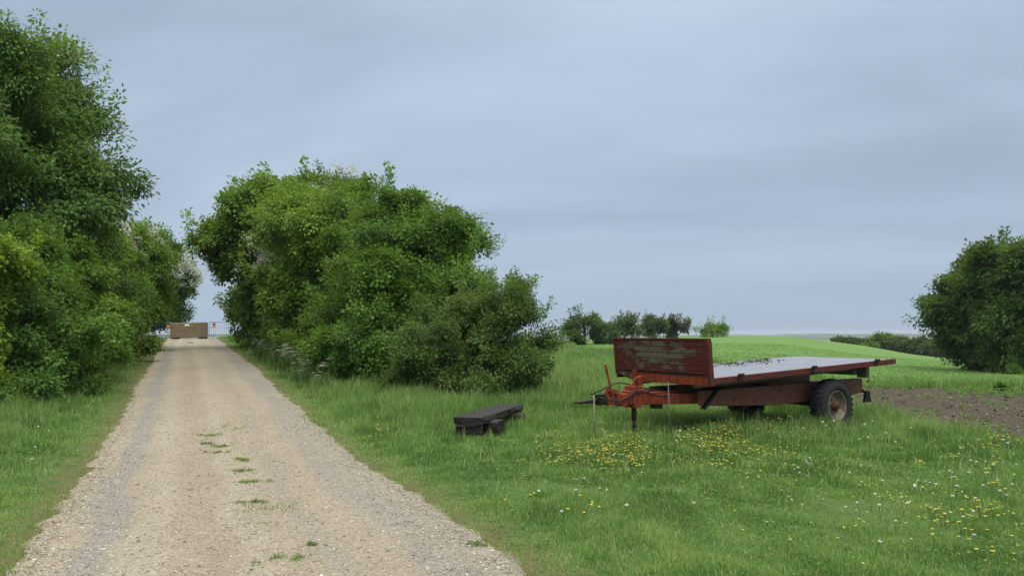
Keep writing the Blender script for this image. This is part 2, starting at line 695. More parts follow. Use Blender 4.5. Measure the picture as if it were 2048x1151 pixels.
# ------------------------------------------------------------------ gravel track
def track_mat():
    t = NT('track_gravel')
    co = t.co()
    ac = t.attr('across')
    nb = t.noise(t.co((.9, .35, 1)), .9, 5, .6)
    nm = t.noise(co, 3.2, 6, .65)
    ng = t.noise(co, 26, 5, .65)
    fine = t.noise(co, 110, 4, .7)
    vc = t.voro(co, 62, out='Color')
    vd = t.voro(co, 62)
    sepc = t.n('ShaderNodeSeparateColor')
    t.l(vc, sepc.inputs[0])
    base = t.ramp(nb, [(.32, (.23, .192, .132)), (.55, (.28, .238, .168)), (.72, (.315, .278, .21))])
    # pale grey compacted wheel lines
    w = t.noise(t.co((1.2, .22, 1)), 1.0, 4, .6)
    aw = t.math('ADD', ac, t.rng(w, .3, .7, -.04, .04))
    g1 = t.ramp(aw, [(.09, (0, 0, 0)), (.135, (1, 1, 1)), (.17, (1, 1, 1)), (.225, (0, 0, 0))], 'EASE')
    g0 = t.ramp(aw, [(.215, (0, 0, 0)), (.255, (1, 1, 1)), (.28, (1, 1, 1)), (.32, (0, 0, 0)), (.43, (0, 0, 0)), (.48, (1, 1, 1)), (.55, (0, 0, 0))], 'EASE')
    gd = t.ramp(aw, [(.29, (0, 0, 0)), (.36, (1, 1, 1)), (.41, (1, 1, 1)), (.46, (0, 0, 0))], 'EASE')
    g2 = t.ramp(aw, [(.58, (0, 0, 0)), (.63, (.45, .45, .45)), (.70, (0, 0, 0))], 'EASE')
    g3 = t.ramp(aw, [(.74, (0, 0, 0)), (.82, (.8, .8, .8)), (.93, (.5, .5, .5))], 'EASE')
    gsum = t.math('ADD', t.math('MAXIMUM', g1, g2), g3, True)
    gsum = t.math('MULTIPLY', gsum, t.rng(nm, .3, .6, .45, .95))
    base = t.mix(gsum, base, (.155, .162, .165))
    base = t.mix(t.math('MULTIPLY', g0, t.rng(nm, .3, .6, .1, .5)), base, (.34, .31, .26))
    base = t.mix(t.math('MULTIPLY', gd, t.rng(nm, .3, .6, .1, .6)), base, (.20, .16, .11))
    # stones
    st = t.ramp(sepc.outputs[0], [(0, (.16, .135, .10)), (.25, (.225, .20, .155)), (.6, (.32, .29, .235)), (.9, (.43, .405, .35)), (1, (.55, .53, .48))])
    base = t.mix(t.rng(ng, .4, .62, .15, .55), base, st)
    base = t.mix(t.rng(fine, .56, .72, 0, .75), base, (.10, .082, .06))
    base = t.mix(t.rng(nm, .60, .75, 0, .5), base, (.20, .145, .085))
    # earthy margins
    ed = t.math('ABSOLUTE', t.math('SUBTRACT', ac, .5))
    base = t.mix(t.rng(t.math('ADD', ed, t.rng(nm, .3, .7, -.04, .04)), .465, .505, 0, .7), base, (.135, .10, .065))
    hgt_ = t.math('ADD', t.math('MULTIPLY', vd, -1.0), t.math('MULTIPLY', fine, .5))
    t.bsdf(base, .85, .2, normal=t.bump(hgt_, .8, .012))
    return t.m


ny_, nx_ = 560, 41
yy = np.linspace(-7, 74, ny_)
aa = np.linspace(-1, 1, nx_)
Yg, Ag = np.meshgrid(yy, aa, indexing='ij')
half = np.where(Ag > 0, trk_edge(Yg, 1), trk_edge(Yg, -1))
Xg = trk_c(Yg) + Ag * half
rut = -.035 * np.exp(-((Ag + .62) / .18) ** 2) - .03 * np.exp(-((Ag - .56) / .2) ** 2)
pot = -.02 * sstep(.6, .75, fbm(Xg * .9, Yg * .9, 77, 3))
edge = -.035 * sstep(.86, 1.0, np.abs(Ag))
Zg = hgt(Xg, Yg).reshape(Xg.shape) + .012 + rut + pot + edge + (fbm(Xg * 2.2, Yg * 2.2, 55, 4) - .5) * .03
V = np.stack([Xg, Yg, Zg], -1).reshape(-1, 3)
me = np_mesh('track', V, grid_faces(nx_, ny_), attrs={'across': (Ag.ravel() + 1) / 2}, smooth=True, mats=[track_mat()])
tag(obj('track', me), kind='structure')


def trk_z(x, y):
    """height of the track surface"""
    x = np.asarray(x, float)
    y = np.asarray(y, float)
    o = x - trk_c(y)
    A_ = o / np.where(o > 0, trk_edge(y, 1), trk_edge(y, -1))
    return (hgt(x, y) + .012 - .035 * np.exp(-((A_ + .62) / .18) ** 2) - .03 * np.exp(-((A_ - .56) / .2) ** 2)
            - .02 * sstep(.6, .75, fbm(x * .9, y * .9, 77, 3)) - .035 * sstep(.86, 1.0, np.abs(A_)) + (fbm(x * 2.2, y * 2.2, 55, 4) - .5) * .03)


# loose stones
ICO_V = []
_p = (1 + 5 ** .5) / 2
for a_, b_ in ((-1, _p), (1, _p), (-1, -_p), (1, -_p)):
    ICO_V.append((a_, b_, 0))
for a_, b_ in ((-1, _p), (1, _p), (-1, -_p), (1, -_p)):
    ICO_V.append((0, a_, b_))
for a_, b_ in ((_p, -1), (_p, 1), (-_p, -1), (-_p, 1)):
    ICO_V.append((a_, 0, b_))
ICO_V = np.array(ICO_V) / math.sqrt(1 + _p * _p)
ICO_F = np.array([(0, 11, 5), (0, 5, 1), (0, 1, 7), (0, 7, 10), (0, 10, 11), (1, 5, 9), (5, 11, 4), (11, 10, 2), (10, 7, 6), (7, 1, 8),
                  (3, 9, 4), (3, 4, 2), (3, 2, 6), (3, 6, 8), (3, 8, 9), (4, 9, 5), (2, 4, 11), (6, 2, 10), (8, 6, 7), (9, 8, 1)])


def rocks(x, y, z, size, rng, flat=.6):
    n = len(x)
    th = rng.uniform(0, 2 * np.pi, n)
    V = ICO_V[None] * rng.uniform(.65, 1.2, (n, 12, 1))
    V = V * np.stack([size * rng.uniform(.8, 1.4, n), size * rng.uniform(.7, 1.1, n), size * rng.uniform(.4, .9, n) * flat / .6], -1)[:, None]
    c, s = np.cos(th)[:, None], np.sin(th)[:, None]
    X = V[..., 0] * c - V[..., 1] * s + x[:, None]
    Y = V[..., 0] * s + V[..., 1] * c + y[:, None]
    Zz = V[..., 2] + z[:, None]
    tone = np.repeat(rng.uniform(0, 1, n), 12)
    F_ = (ICO_F[None] + (np.arange(n) * 12)[:, None, None]).reshape(-1, 3)
    return np.stack([X, Y, Zz], -1).reshape(-1, 3), F_, tone


rng = np.random.default_rng(3)
n = 60000
dd = 3.6 + 12.5 * rng.random(n) ** 1.7
off = rng.uniform(-1.02, 1.04, n)
off = np.where(rng.random(n) < .35, np.sign(off) * (1 - np.abs(rng.normal(0, .18, n))), off)
sx = trk_c(dd) + off * TRK_HALF
sz = np.clip(np.exp(rng.normal(math.log(.0050), .45, n)), .0025, .024)
V, Fc, tone = rocks(sx, dd, trk_z(sx, dd) + sz * .1, sz, rng)
t = NT('gravel_stone')
t.bsdf(t.ramp(t.attr('tone'), [(0, (.14, .12, .09)), (.3, (.25, .22, .165)), (.7, (.34, .305, .24)), (.93, (.45, .42, .36)), (1, (.58, .56, .51))]), .8, .25)
me = np_mesh('gravel', V, tris=Fc, attrs={'tone': tone}, mats=[t.m])
tag(obj('gravel', me), 'loose pale gravel scattered over the track', 'gravel', kind='stuff')


# ------------------------------------------------------------------ bare soil and crop field
def soil_mat():
    t = NT('soil')
    co = t.co()
    n = t.noise(co, 1.1, 5, .6)
    n2 = t.noise(co, 14, 6, .7)
    c = t.ramp(n2, [(.3, (.034, .028, .021)), (.5, (.066, .055, .041)), (.72, (.118, .102, .08))])
    c = t.mix(t.rng(n, .4, .7, 0, .45), c, (.09, .076, .058))
    c = t.mix(t.rng(t.noise(co, 45, 2), .66, .74, 0, .7), c, (.26, .22, .17))
    t.bsdf(c, .95, .1, normal=t.bump(n2, .9, .04))
    return t.m


def sheet(name, mat, x0, x1, y0, y1, step, inside, zfn, kind='structure'):
    xs_, ys_ = np.arange(x0, x1, step), np.arange(y0, y1, step)
    X_, Y_ = np.meshgrid(xs_, ys_)
    X_, Y_ = X_.ravel(), Y_.ravel()
    q = grid_faces(len(xs_), len(ys_))
    ok = inside(X_, Y_) > 0
    q = q[ok[q].sum(1) >= 3]
    used = np.unique(q)
    ren = np.full(len(X_), -1)
    ren[used] = np.arange(len(used))
    X_, Y_ = X_[used], Y_[used]
    me = np_mesh(name, np.stack([X_, Y_, zfn(X_, Y_)], -1), ren[q], smooth=True, mats=[mat])
    return tag(obj(name, me), kind=kind)


def soil_z(x, y):
    i = soil_in(x, y)
    fur = x + .10 * y
    z = (fbm(x * 3.2, y * 3.2, 61, 4) - .5) * .17 + .035 * np.sin(fur * 5.2) + (vnoise(x * 9, y * 9, 63) - .5) * .05
    z = z - .16 * np.exp(-((fur - 12.75) / .2) ** 2) - .09 * np.exp(-((fur - 11.2) / .18) ** 2) - .09 * np.exp(-((fur - 14.6) / .18) ** 2)
    return hgt(x, y) + .03 + z * sstep(0, .5, i) - .05 * (1 - sstep(0, .3, i))


sheet('soil', soil_mat(), 3, 31, 7, 56, .11, soil_in, soil_z)
rng = np.random.default_rng(8)
n = 9000
x = rng.uniform(8, 26, n)
y = rng.uniform(9, 27, n)
k = soil_in(x, y) > .2
x, y = x[k], y[k]
sz = np.clip(np.exp(rng.normal(math.log(.018), .5, len(x))), .006, .07)
V, Fc, tone = rocks(x, y, soil_z(x, y) + sz * .2, sz, rng, .7)
t = NT('clod')
t.bsdf(t.ramp(t.attr('tone'), [(0, (.045, .037, .028)), (.6, (.095, .08, .06)), (.9, (.17, .145, .11)), (1, (.40, .37, .32))]), .95, .1)
me = np_mesh('soil_clods', V, tris=Fc, attrs={'tone': tone}, mats=[t.m])
tag(obj('dirt', me), 'crumbled brown clods lying on the bare soil', 'dirt', kind='stuff')


def crop_mat():
    t = NT('crop_green')
    n = t.noise(t.co((.5, 1.6, 1)), .12, 5, .6)
    n2 = t.noise(t.co((1, 1, 1)), 3.5, 5, .7)
    n3 = t.noise(t.co((.12, 1.2, 1)), .5, 3, .5)
    c = t.ramp(n, [(.3, (.085, .175, .033)), (.7, (.115, .215, .042))])
    c = t.mix(t.rng(n2, .35, .7, .5, 0), c, (.06, .13, .025))
    c = t.mix(t.rng(n3, .5, .62, 0, .35), c, (.15, .25, .06))
    t.bsdf(c, .8, .2, normal=t.bump(n2, .6, .12))
    return t.m


def crop_in(x, y):
    # beyond the bare soil, on the right-hand side of the place
    edge = np.interp(x, [4, 7.2, 10, 12.3, 14, 17.1, 24, 40, 140], [57, 51, 39, 30, 28, 26, 23, 19, 15])
    return np.minimum(y - edge - 1.3 + (fbm(x * .5, y * .5, 71, 3) - .5) * 1.6, np.minimum(x - .085 * y, 175 - y))


sheet('crop_field', crop_mat(), 3, 150, 15, 176, .9, crop_in, lambda x, y: hgt(x, y) + .05 * sstep(0, 1.2, crop_in(x, y)) - .012 * (1 - sstep(0, .6, crop_in(x, y))))


# ------------------------------------------------------------------ grass
def grass_mesh(name, x, y, z, h, w, rng, lean=.55, tone=None):
    n = len(x)
    th = rng.uniform(0, 2 * np.pi, n)
    dx, dy = np.cos(th), np.sin(th)
    ph = rng.uniform(0, 2 * np.pi, n)
    ln = h * np.abs(rng.normal(0, lean, n))
    lx, ly = np.cos(ph) * ln, np.sin(ph) * ln
    hz = np.sqrt(np.maximum(h * h - .5 * ln * ln, (.35 * h) ** 2))
    V = np.empty((n, 5, 3))
    V[:, 0] = np.stack([x - dx * w / 2, y - dy * w / 2, z], -1)
    V[:, 1] = np.stack([x + dx * w / 2, y + dy * w / 2, z], -1)
    mx_, my_, mz_ = x + lx * .32, y + ly * .32, z + hz * .6
    V[:, 2] = np.stack([mx_ + dx * w * .42, my_ + dy * w * .42, mz_], -1)
    V[:, 3] = np.stack([mx_ - dx * w * .42, my_ - dy * w * .42, mz_], -1)
    V[:, 4] = np.stack([x + lx, y + ly, z + hz], -1)
    b = (np.arange(n) * 5)[:, None]
    q = b + np.array([[0, 1, 2, 3]])
    t_ = b + np.array([[3, 2, 4]])
    if tone is None:
        tone = rng.uniform(0, 1, n)
    return V.reshape(-1, 3), q, t_, np.repeat(np.clip(tone, 0, 1), 5)


TH_ = math.atan2(.528, .849)


def grass_height(x, y):
    """how tall the meadow stands"""
    right = x > trk_c(y)
    d = np.hypot(x, y)
    base = .055 + .185 * sstep(8.5, 14.5, y + .25 * np.clip(x - 3, 0, 20)) * (y > 0)
    base = base + .10 * sstep(12, 17, y) * sstep(-7, -2, x)
    e = -trk_in(x, y)
    lft = .08 + .20 * sstep(.6, 2.0, e)
    hh = np.where(right, base, lft)
    hh = np.where(right & (x < 1) & (y > 14), .10 + .17 * sstep(.3, 1.3, e), hh)
    hh = hh * (.34 + .66 * sstep(-.1, .8, e)) * (.45 + .75 * vnoise(x * 4.2 + 9, y * 4.2, 103) + .45 * vnoise(x * 1.7, y * 1.7, 12))
    hh = hh * (.55 + .9 * fbm(x * .8, y * .8, 91, 3))
    c_, s_ = math.cos(TH_), math.sin(TH_)
    ta, tb = (x - 3.147) * c_ + (y - 11.7) * s_, -(x - 3.147) * s_ + (y - 11.7) * c_
    hh = np.where((np.abs(x + .1) < 1.1) & (y > 10.2) & (y < 13.4), hh * .62, hh)
    hh = np.where((ta > -1.4) & (ta < 4.9) & (tb > .25) & (tb < 3.6), hh * .45, hh)
    hh = np.where(crop_in(x, y) > 0, .10 + .04 * vnoise(x, y, 4), hh)
    return hh


rng = np.random.default_rng(11)
PX, PY, PW = [], [], []
for d0, d1, dens, wid in ((2.2, 5, 3000, .0058), (5, 7, 8500, .0055), (7, 9, 6000, .007), (9, 12, 3300, .009), (12, 16, 1700, .009), (16, 21, 900, .012),
                          (21, 28, 420, .017), (28, 38, 200, .024), (38, 55, 95, .034), (55, 80, 30, .05)):
    xa, xb = -.80 * d1 - 1.5, .80 * d1 + 1.5
    n = int((xb - xa) * (d1 - d0) * dens)
    x = rng.uniform(xa, xb, n)
    y = rng.uniform(d0, d1, n)
    e = -trk_in(x, y)
    keep = e > -.04 - rng.exponential(.07, n)
    keep &= rng.random(n) < .55 + .45 * sstep(-.1, .5, e)
    keep &= soil_in(x, y) < rng.normal(-.05, .12, n)
    keep &= ~((x < trk_c(y) - 7.5) & (y > 8))
    keep &= ~((y > 22) & (x > trk_c(y) + 6.0) & (x < -.10 * y + .5))
    # thin, worn places
    worn = sstep(.60, .70, fbm(x * .9, y * .9, 95, 3)) * (y < 9.5)
    keep &= rng.random(n) > worn * .8
    tus = vnoise(x * 4.2 + 9, y * 4.2, 103) + .5 * vnoise(x * 9, y * 9, 104)
    keep &= rng.random(n) < .38 + 1.1 * sstep(.35, 1.0, tus)
    x, y = x[keep], y[keep]
    PX.append(x)
    PY.append(y)
    PW.append(np.full(len(x), wid))
x, y, w = np.concatenate(PX), np.concatenate(PY), np.concatenate(PW)
n = len(x)
h = grass_height(x, y) * rng.uniform(.55, 1.25, n)
patch = .5 * fbm(x * .55, y * .55, 101, 3) + .5 * vnoise(x * 3.4, y * 3.4, 102)
tone = .43 + (patch - .5) * 1.15 + rng.normal(0, .20, n)
tone = tone + .22 * (1 - sstep(.1, .7, -trk_in(x, y)))
dry = rng.random(n) < .035 + .07 * (1 - sstep(7, 11, y)) + .22 * (1 - sstep(.0, .45, -trk_in(x, y)))
tone = np.where(dry, rng.uniform(.92, 1, n), np.clip(tone, 0, .9))
# dry flecks along the crown of the track
n3_ = 2600
y3 = rng.uniform(6.0, 13.5, n3_)
x3 = trk_c(y3) + .10 + rng.normal(0, .17, n3_) + (vnoise(y3 * 1.3, y3 * 0, 8) - .5) * .3
k3 = rng.random(n3_) < sstep(.52, .70, fbm(x3 * 3.5, y3 * 1.8, 181, 3))
x3, y3 = x3[k3], y3[k3]
x, y, h = np.concatenate([x, x3]), np.concatenate([y, y3]), np.concatenate([h, rng.uniform(.03, .05, len(x3))])
w = np.concatenate([w, .004 + .0004 * y3])
tone = np.concatenate([tone, np.where(rng.random(len(x3)) < .5, .95, rng.uniform(.1, .5, len(x3)))])
# taller thin stalks gone to seed
n2 = 36000
x2, y2 = rng.uniform(-14, 22, n2), 6 + 22 * rng.random(n2) ** 1.3
k2 = (trk_in(x2, y2) < -.3) & (soil_in(x2, y2) < -.1) & (np.abs(x2) < .75 * y2 + 1) & ~((x2 < trk_c(y2) - 5.2) & (y2 > 8)) & (crop_in(x2, y2) < 0)
k2 &= ~((y2 > 17.5) & (x2 > trk_c(y2) + 5.0) & (x2 < .5)) & (rng.random(n2) < sstep(6.5, 12, y2 + .2 * np.clip(x2, 0, 20)))
x2, y2 = x2[k2], y2[k2]
h2 = (grass_height(x2, y2) * 1.15 + .08) * rng.uniform(.8, 1.3, len(x2))
x, y, h = np.concatenate([x, x2]), np.concatenate([y, y2]), np.concatenate([h, h2])
w = np.concatenate([w, .0035 + .0003 * y2])
tone = np.concatenate([tone, np.clip(rng.normal(.86, .07, len(x2)), 0, 1)])
V, q, t_, tn = grass_mesh('grass', x, y, hgt(x, y) - .012, h, w * rng.uniform(.7, 1.3, len(x)), rng, .6, tone)
me = np_mesh('grass', V, q, t_, {'tone': tn}, mats=[LM['grass']])
tag(obj('grass', me), 'green meadow grass growing beside the track and round the trailer', 'grass', kind='stuff')
print('grass blades', n)


# low broad leaves between the blades
rng = np.random.default_rng(19)
n = 60000
x, y = rng.uniform(-9, 15, n), 4.2 + 13 * rng.random(n) ** 1.4
cl = fbm(x * 1.1, y * 1.1, 141, 3)
k = (trk_in(x, y) < -.05) & (soil_in(x, y) < 0) & (np.abs(x) < .76 * y + .5) & (rng.random(n) < sstep(.40, .62, cl)) & ~((x < trk_c(y) - 6) & (y > 9))
CLX, CLY = x[k], y[k]

# ------------------------------------------------------------------ trees and shrubs
def leaves(P, axis_, nrm, L, W, fold=.18):
    """folded leaf blades: P base points, axis_ leaf direction, nrm blade normal"""
    n = len(P)
    side = np.cross(axis_, nrm)
    side /= np.linalg.norm(side, axis=1, keepdims=True) + 1e-9
    up = np.cross(side, axis_)
    L = L[:, None]
    W = W[:, None]
    V = np.empty((n, 4, 3))
    V[:, 0] = P
    V[:, 1] = P + axis_ * L * .48 + side * W * .5 + up * W * fold
    V[:, 2] = P + axis_ * L - up * L * .12
    V[:, 3] = P + axis_ * L * .48 - side * W * .5 + up * W * fold
    b = (np.arange(n) * 4)[:, None]
    T = np.concatenate([b + np.array([[0, 1, 2]]), b + np.array([[0, 2, 3]])])
    return V.reshape(-1, 3), T


def unit(v):
    return v / (np.linalg.norm(v, axis=-1, keepdims=True) + 1e-9)


n = len(CLX)
P = np.stack([CLX, CLY, hgt(CLX, CLY) + grass_height(CLX, CLY) * rng.uniform(.2, .75, n)], -1)
an = rng.uniform(0, 6.28, n)
ax = unit(np.stack([np.cos(an), np.sin(an), rng.uniform(-.1, .5, n)], -1))
s_ = rng.uniform(.014, .034, n) * (1 + .03 * CLY)
V, T = leaves(P, ax, np.array([0, 0, 1.]) + rng.normal(0, .3, P.shape), s_, s_ * .75)
me = np_mesh('clover', V, tris=T, attrs={'tone': np.repeat(np.clip(rng.normal(.5, .22, n), 0, 1), 4)}, mats=[LM['weed']])
tag(obj('clover', me), 'small clover and dock leaves low in the grass', 'clover', kind='stuff')


def clump_points(lobes, n, rng, inner=.55, rough=.2):
    L = np.array(lobes, float)
    c, r = L[:, :3], L[:, 3:6]
    wt_ = (r[:, 0] * r[:, 1] + r[:, 0] * r[:, 2] + r[:, 1] * r[:, 2])
    out_p, out_d = [], []
    tot = 0
    while tot < n:
        m = n * 2
        k = rng.choice(len(L), m, p=wt_ / wt_.sum())
        d = unit(rng.normal(size=(m, 3)))
        rad = inner + (1.03 - inner) * rng.random(m) ** .55
        ph = k * 1.7
        bump_ = (np.sin(d[:, 0] * 5 + ph) + np.sin(d[:, 1] * 6.3 + ph * 2.1) + np.sin(d[:, 2] * 5.6 + ph * 3.3)) / 3
        bump_ += .6 * np.sin(d[:, 0] * 13 + ph * 5) * np.sin(d[:, 2] * 12 + ph * 4) * np.sin(d[:, 1] * 14 + ph)
        rad = rad * (1 + rough * bump_)
        p = c[k] + d * rad[:, None] * r[k]
        q = np.sqrt((((p[:, None] - c[None]) / r[None]) ** 2).sum(2))
        q[np.arange(m), k] = 9
        mn = q.min(1) if len(L) > 1 else np.full(m, 9.)
        keep = (mn > .62) | (rng.random(m) < .12)
        p, dd_ = p[keep], unit(d[keep] / r[k[keep]])
        out_p.append(p)
        out_d.append(dd_)
        tot += len(p)
    return np.concatenate(out_p)[:n], np.concatenate(out_d)[:n]


def tree(name, label, cat, base, lobes, nclump, per, leaf, mat, seed, group=None, trunk_r=.12, bark=None, spread=.22, stems=1,
         inner=.5, rough=.2, blossom=0, blossom_lobes=None, droop=.35, shoots=0, aspect=.7, trunk_h=None, bloss_size=.03,
         crown_name='crown', trunk_name='trunk', tone0=.48, twigs=26, bough=.42, fit=.90, fill=.20, dense=1.6):
    rng = np.random.default_rng(seed)
    X0, Y0 = base
    z0 = h1(X0, Y0)
    root = empty(name, (X0, Y0, z0 - .02))
    tag(root, label, cat, group)
    Lb0 = np.array(lobes, float)
    Lb0[:, 3:6] *= fit
    per = int(per * dense)
    shoots = shoots // 2
    lobes = Lb0.tolist()
    core = Lb0.copy()
    core[:, 3:6] *= .72
    n_in = int(nclump * fill)
    nb_ = max(6, nclump // 15)
    Pi, Di = clump_points(core.tolist(), n_in, rng, inner, rough)
    Pbo, Dbo = clump_points(lobes, nb_, rng, .66, rough * 1.25)
    kb_ = rng.integers(0, nb_, nclump - n_in)
    rb_ = bough * Lb0[:, 3:6].mean() * np.clip(np.exp(rng.normal(-.08, .38, nb_)), .45, 1.9)
    g_ = np.clip(rng.normal(0, 1, (len(kb_), 3)), -1.7, 1.7) * np.array([1, 1, .42])
    lat = g_ - (g_ * Dbo[kb_]).sum(1)[:, None] * Dbo[kb_] * .35
    Pb_ = Pbo[kb_] + lat * (rb_[kb_] * .55)[:, None]
    Pb_[:, 2] -= .30 * rb_[kb_] * (lat ** 2)[:, :2].sum(1) * .35
    P = np.concatenate([Pb_, Pi])
    D = np.concatenate([unit(Dbo[kb_] + lat * .35), Di])
    bt_ = np.concatenate([rng.normal(0, .13, nb_)[kb_], np.full(n_in, -.06)])
    if shoots:
        Ps, Ds = clump_points(lobes, shoots, rng, 1.0, rough)
        up = Ds[:, 2] > -.2
        Ps, Ds = Ps[up], unit(Ds[up] * .7 + np.array([0, 0, .7]))
        nn_ = len(Ps)
        steps = np.arange(1, 5)
        Psh = (Ps[:, None] + Ds[:, None] * steps[None, :, None] * spread * .8 + rng.normal(0, spread * .15, (nn_, 4, 3))).reshape(-1, 3)
        Dsh = np.repeat(Ds, 4, 0)
    else:
        Psh, Dsh = np.zeros((0, 3)), np.zeros((0, 3))
    # leaves of the ordinary clumps
    nc = len(P)
    ctone = np.clip(rng.normal(tone0, .10, nc) + bt_, .05, .95)
    k = np.repeat(np.arange(nc), per)
    m = len(k)
    spray = unit(D * .7 + rng.normal(0, .55, (nc, 3)) + np.array([0, 0, -droop * .5]))
    offs = np.clip(rng.normal(0, 1, (m, 3)), -1.5, 1.5) * spread * .55
    al = np.clip(rng.normal(0, 1, m), -1.4, 1.4)
    offs = offs + spray[k] * (al * spread * .75)[:, None]
    pos = P[k] + offs
    ax = unit(offs * (1.2 / spread) + D[k] * .55 + rng.normal(0, .55, (m, 3)) + np.array([0, 0, -droop]))
    nr = np.array([0, 0, .95]) + D[k] * .6 + rng.normal(0, .30, (m, 3))
    tn_ = ctone[k] + rng.normal(0, .12, m)
    if len(Psh):
        ks = np.repeat(np.arange(len(Psh)), max(8, per // 3))
        os_ = rng.normal(0, 1, (len(ks), 3)) * spread * .28
        pos = np.concatenate([pos, Psh[ks] + os_])
        ax = np.concatenate([ax, unit(os_ * 3 / spread + Dsh[ks] * .4 + rng.normal(0, .4, (len(ks), 3)))])
        nr = np.concatenate([nr, np.array([0, 0, .8]) + rng.normal(0, .5, (len(ks), 3))])
        tn_ = np.concatenate([tn_, rng.normal(tone0 + .15, .12, len(ks))])
    gl = hgt(pos[:, 0] + X0, pos[:, 1] + Y0) - z0
    keep = pos[:, 2] > gl + .04
    pos, ax, nr, tn_ = pos[keep], ax[keep], nr[keep], tn_[keep]
    Ls = leaf * .97 * rng.uniform(.65, 1.3, len(pos))
    V, T = leaves(pos, ax, nr, Ls, Ls * aspect * rng.uniform(.85, 1.15, len(pos)))
    me = np_mesh(crown_name, V, tris=T, attrs={'tone': np.repeat(np.clip(tn_, 0, 1), 4)}, mats=[mat])
    obj(crown_name, me, root)
    # wood
    mb = MB()
    Lb = np.array(lobes, float)
    top = Lb[:, 2].max()
    th = trunk_h if trunk_h else top * .75
    for s_ in range(stems):
        a_ = rng.uniform(0, 6.28)
        o_ = 0 if stems == 1 else .25
        bx_, by_ = math.cos(a_) * o_, math.sin(a_) * o_
        ctr = Lb[rng.integers(len(Lb))] if stems > 1 else np.array([Lb[:, 0].mean(), Lb[:, 1].mean(), th])
        tipx, tipy = ctr[0] * .8, ctr[1] * .8
        pts, rs = [], []
        for j in range(7):
            f = j / 6
            w_ = math.sin(f * 4 + a_) * .06 * th * .3
            pts.append((bx_ + (tipx - bx_) * f ** 1.4 + w_, by_ + (tipy - by_) * f ** 1.4 + w_ * .5, -.15 + f * (th + .15)))
            rs.append(trunk_r * (1.25 - .95 * f) / (1 if stems == 1 else 1.6))
        mb.tube(pts, rs, 8)
        if stems == 1:
            for L_ in Lb:
                f = float(np.clip(rng.uniform(.3, .75), 0, 1))
                j = int(f * 6)
                p0 = Vector(pts[j])
                p2 = Vector(L_[:3])
                p1 = p0.lerp(p2, .5) + Vector(rng.normal(0, .12, 3)) * float(L_[3]) * .5 + Vector((0, 0, .1 * float(L_[5])))
                mb.tube([p0, p1, p2], [rs[j] * .6, rs[j] * .4, rs[j] * .2], 6, False)
    for j in rng.choice(nc, min(nc, twigs), replace=False):
        q = ((P[j] - Lb[:, :3]) ** 2).sum(1)
        p0 = Vector(Lb[int(q.argmin()), :3])
        p2 = Vector(P[j] + D[j] * spread * .5)
        if p2.z < .1:
            continue
        p1 = p0.lerp(p2, .55) + Vector(rng.normal(0, .1, 3))
        r_ = trunk_r * .16
        mb.tube([p0, p1, p2], [r_, r_ * .6, r_ * .2], 4, False)
    mb.build(trunk_name, bark or BARK, root)
    # flowers of a hawthorn
    if blossom:
        bl = blossom_lobes if blossom_lobes else lobes
        Pb, Db = clump_points(bl, blossom, rng, .92, rough)
        kb = np.repeat(np.arange(len(Pb)), 34)
        st = unit(Db + rng.normal(0, .6, Db.shape))
        pb = Pb[kb] + Db[kb] * spread * .35 + rng.normal(0, spread * .30, (len(kb), 3)) + st[kb] * rng.normal(0, spread * .6, len(kb))[:, None]
        ok = pb[:, 2] > hgt(pb[:, 0] + X0, pb[:, 1] + Y0) - z0 + .1
        pb, kb = pb[ok], kb[ok]
        s_ = bloss_size * .68 * rng.uniform(.6, 1.3, len(pb))
        V, T = leaves(pb, unit(rng.normal(size=pb.shape)), Db[kb] + rng.normal(0, .4, pb.shape) + np.array([0, 0, .5]), s_, s_)
        me = np_mesh('blossom', V, tris=T, attrs={'tone': np.repeat(rng.random(len(pb)), 4)}, mats=[LM['blossom']])
        obj('blossom', me, root)
    return root


GL = 'trees and shrubs of the hedgerow left of the track'
GR = 'trees and shrubs of the hedgerow right of the track'


def rel(base, items):
    """lobes given as (photo x, photo y, depth, rx, ry, rz) -> relative to the base"""
    z0 = h1(*base)
    return [(at(px, d) - base[0], d - base[1], zat(py, d) - z0, rx, ry, rz) for px, py, d, rx, ry, rz in items]


# --- right-hand hedge
b = (-10.6, 35.5)
tree('maple_tree', 'tall green maple whose left side overhangs the track above the barrier', 'tree', b,
     rel(b, [(525, 410, 35, 2.0, 2.0, 1.7), (440, 485, 35, 1.3, 1.6, 1.0), (570, 420, 36, 1.8, 2.2, 1.5), (490, 440, 34.5, 1.4, 1.6, 1.3), (615, 430, 35, 1.9, 2, 1.8), (600, 480, 33, 1.6, 1.8, 1.8),
             (560, 510, 35, 2.2, 2.2, 2.0), (490, 520, 36, 1.3, 1.6, 1.1), (510, 600, 37, 1.2, 1.6, 1.7)]),
     1250, 42, .17, LM['maple'], 1, GR, .17, spread=.30, inner=.45, rough=.22, droop=.3, shoots=24, tone0=.6)
b = (-7.6, 31.5)
tree('hawthorn_tree', 'hawthorn whose white blossom tops the crown of the right hedge', 'tree', b,
     rel(b, [(682, 375, 31, .75, .8, 1.0), (650, 420, 31, 1.3, 1.3, 1.2), (720, 425, 31, 1.2, 1.3, 1.2), (660, 510, 32, 1.8, 1.6, 1.9)]),
     420, 40, .12, LM['thorn'], 2, GR, .12, spread=.24, shoots=12, blossom=46,
     blossom_lobes=rel(b, [(686, 350, 31, .5, .6, .55), (620, 395, 30, .5, .5, .4), (650, 390, 30.4, .5, .5, .4)]), bloss_size=.09)
b = (-4.9, 25.5)
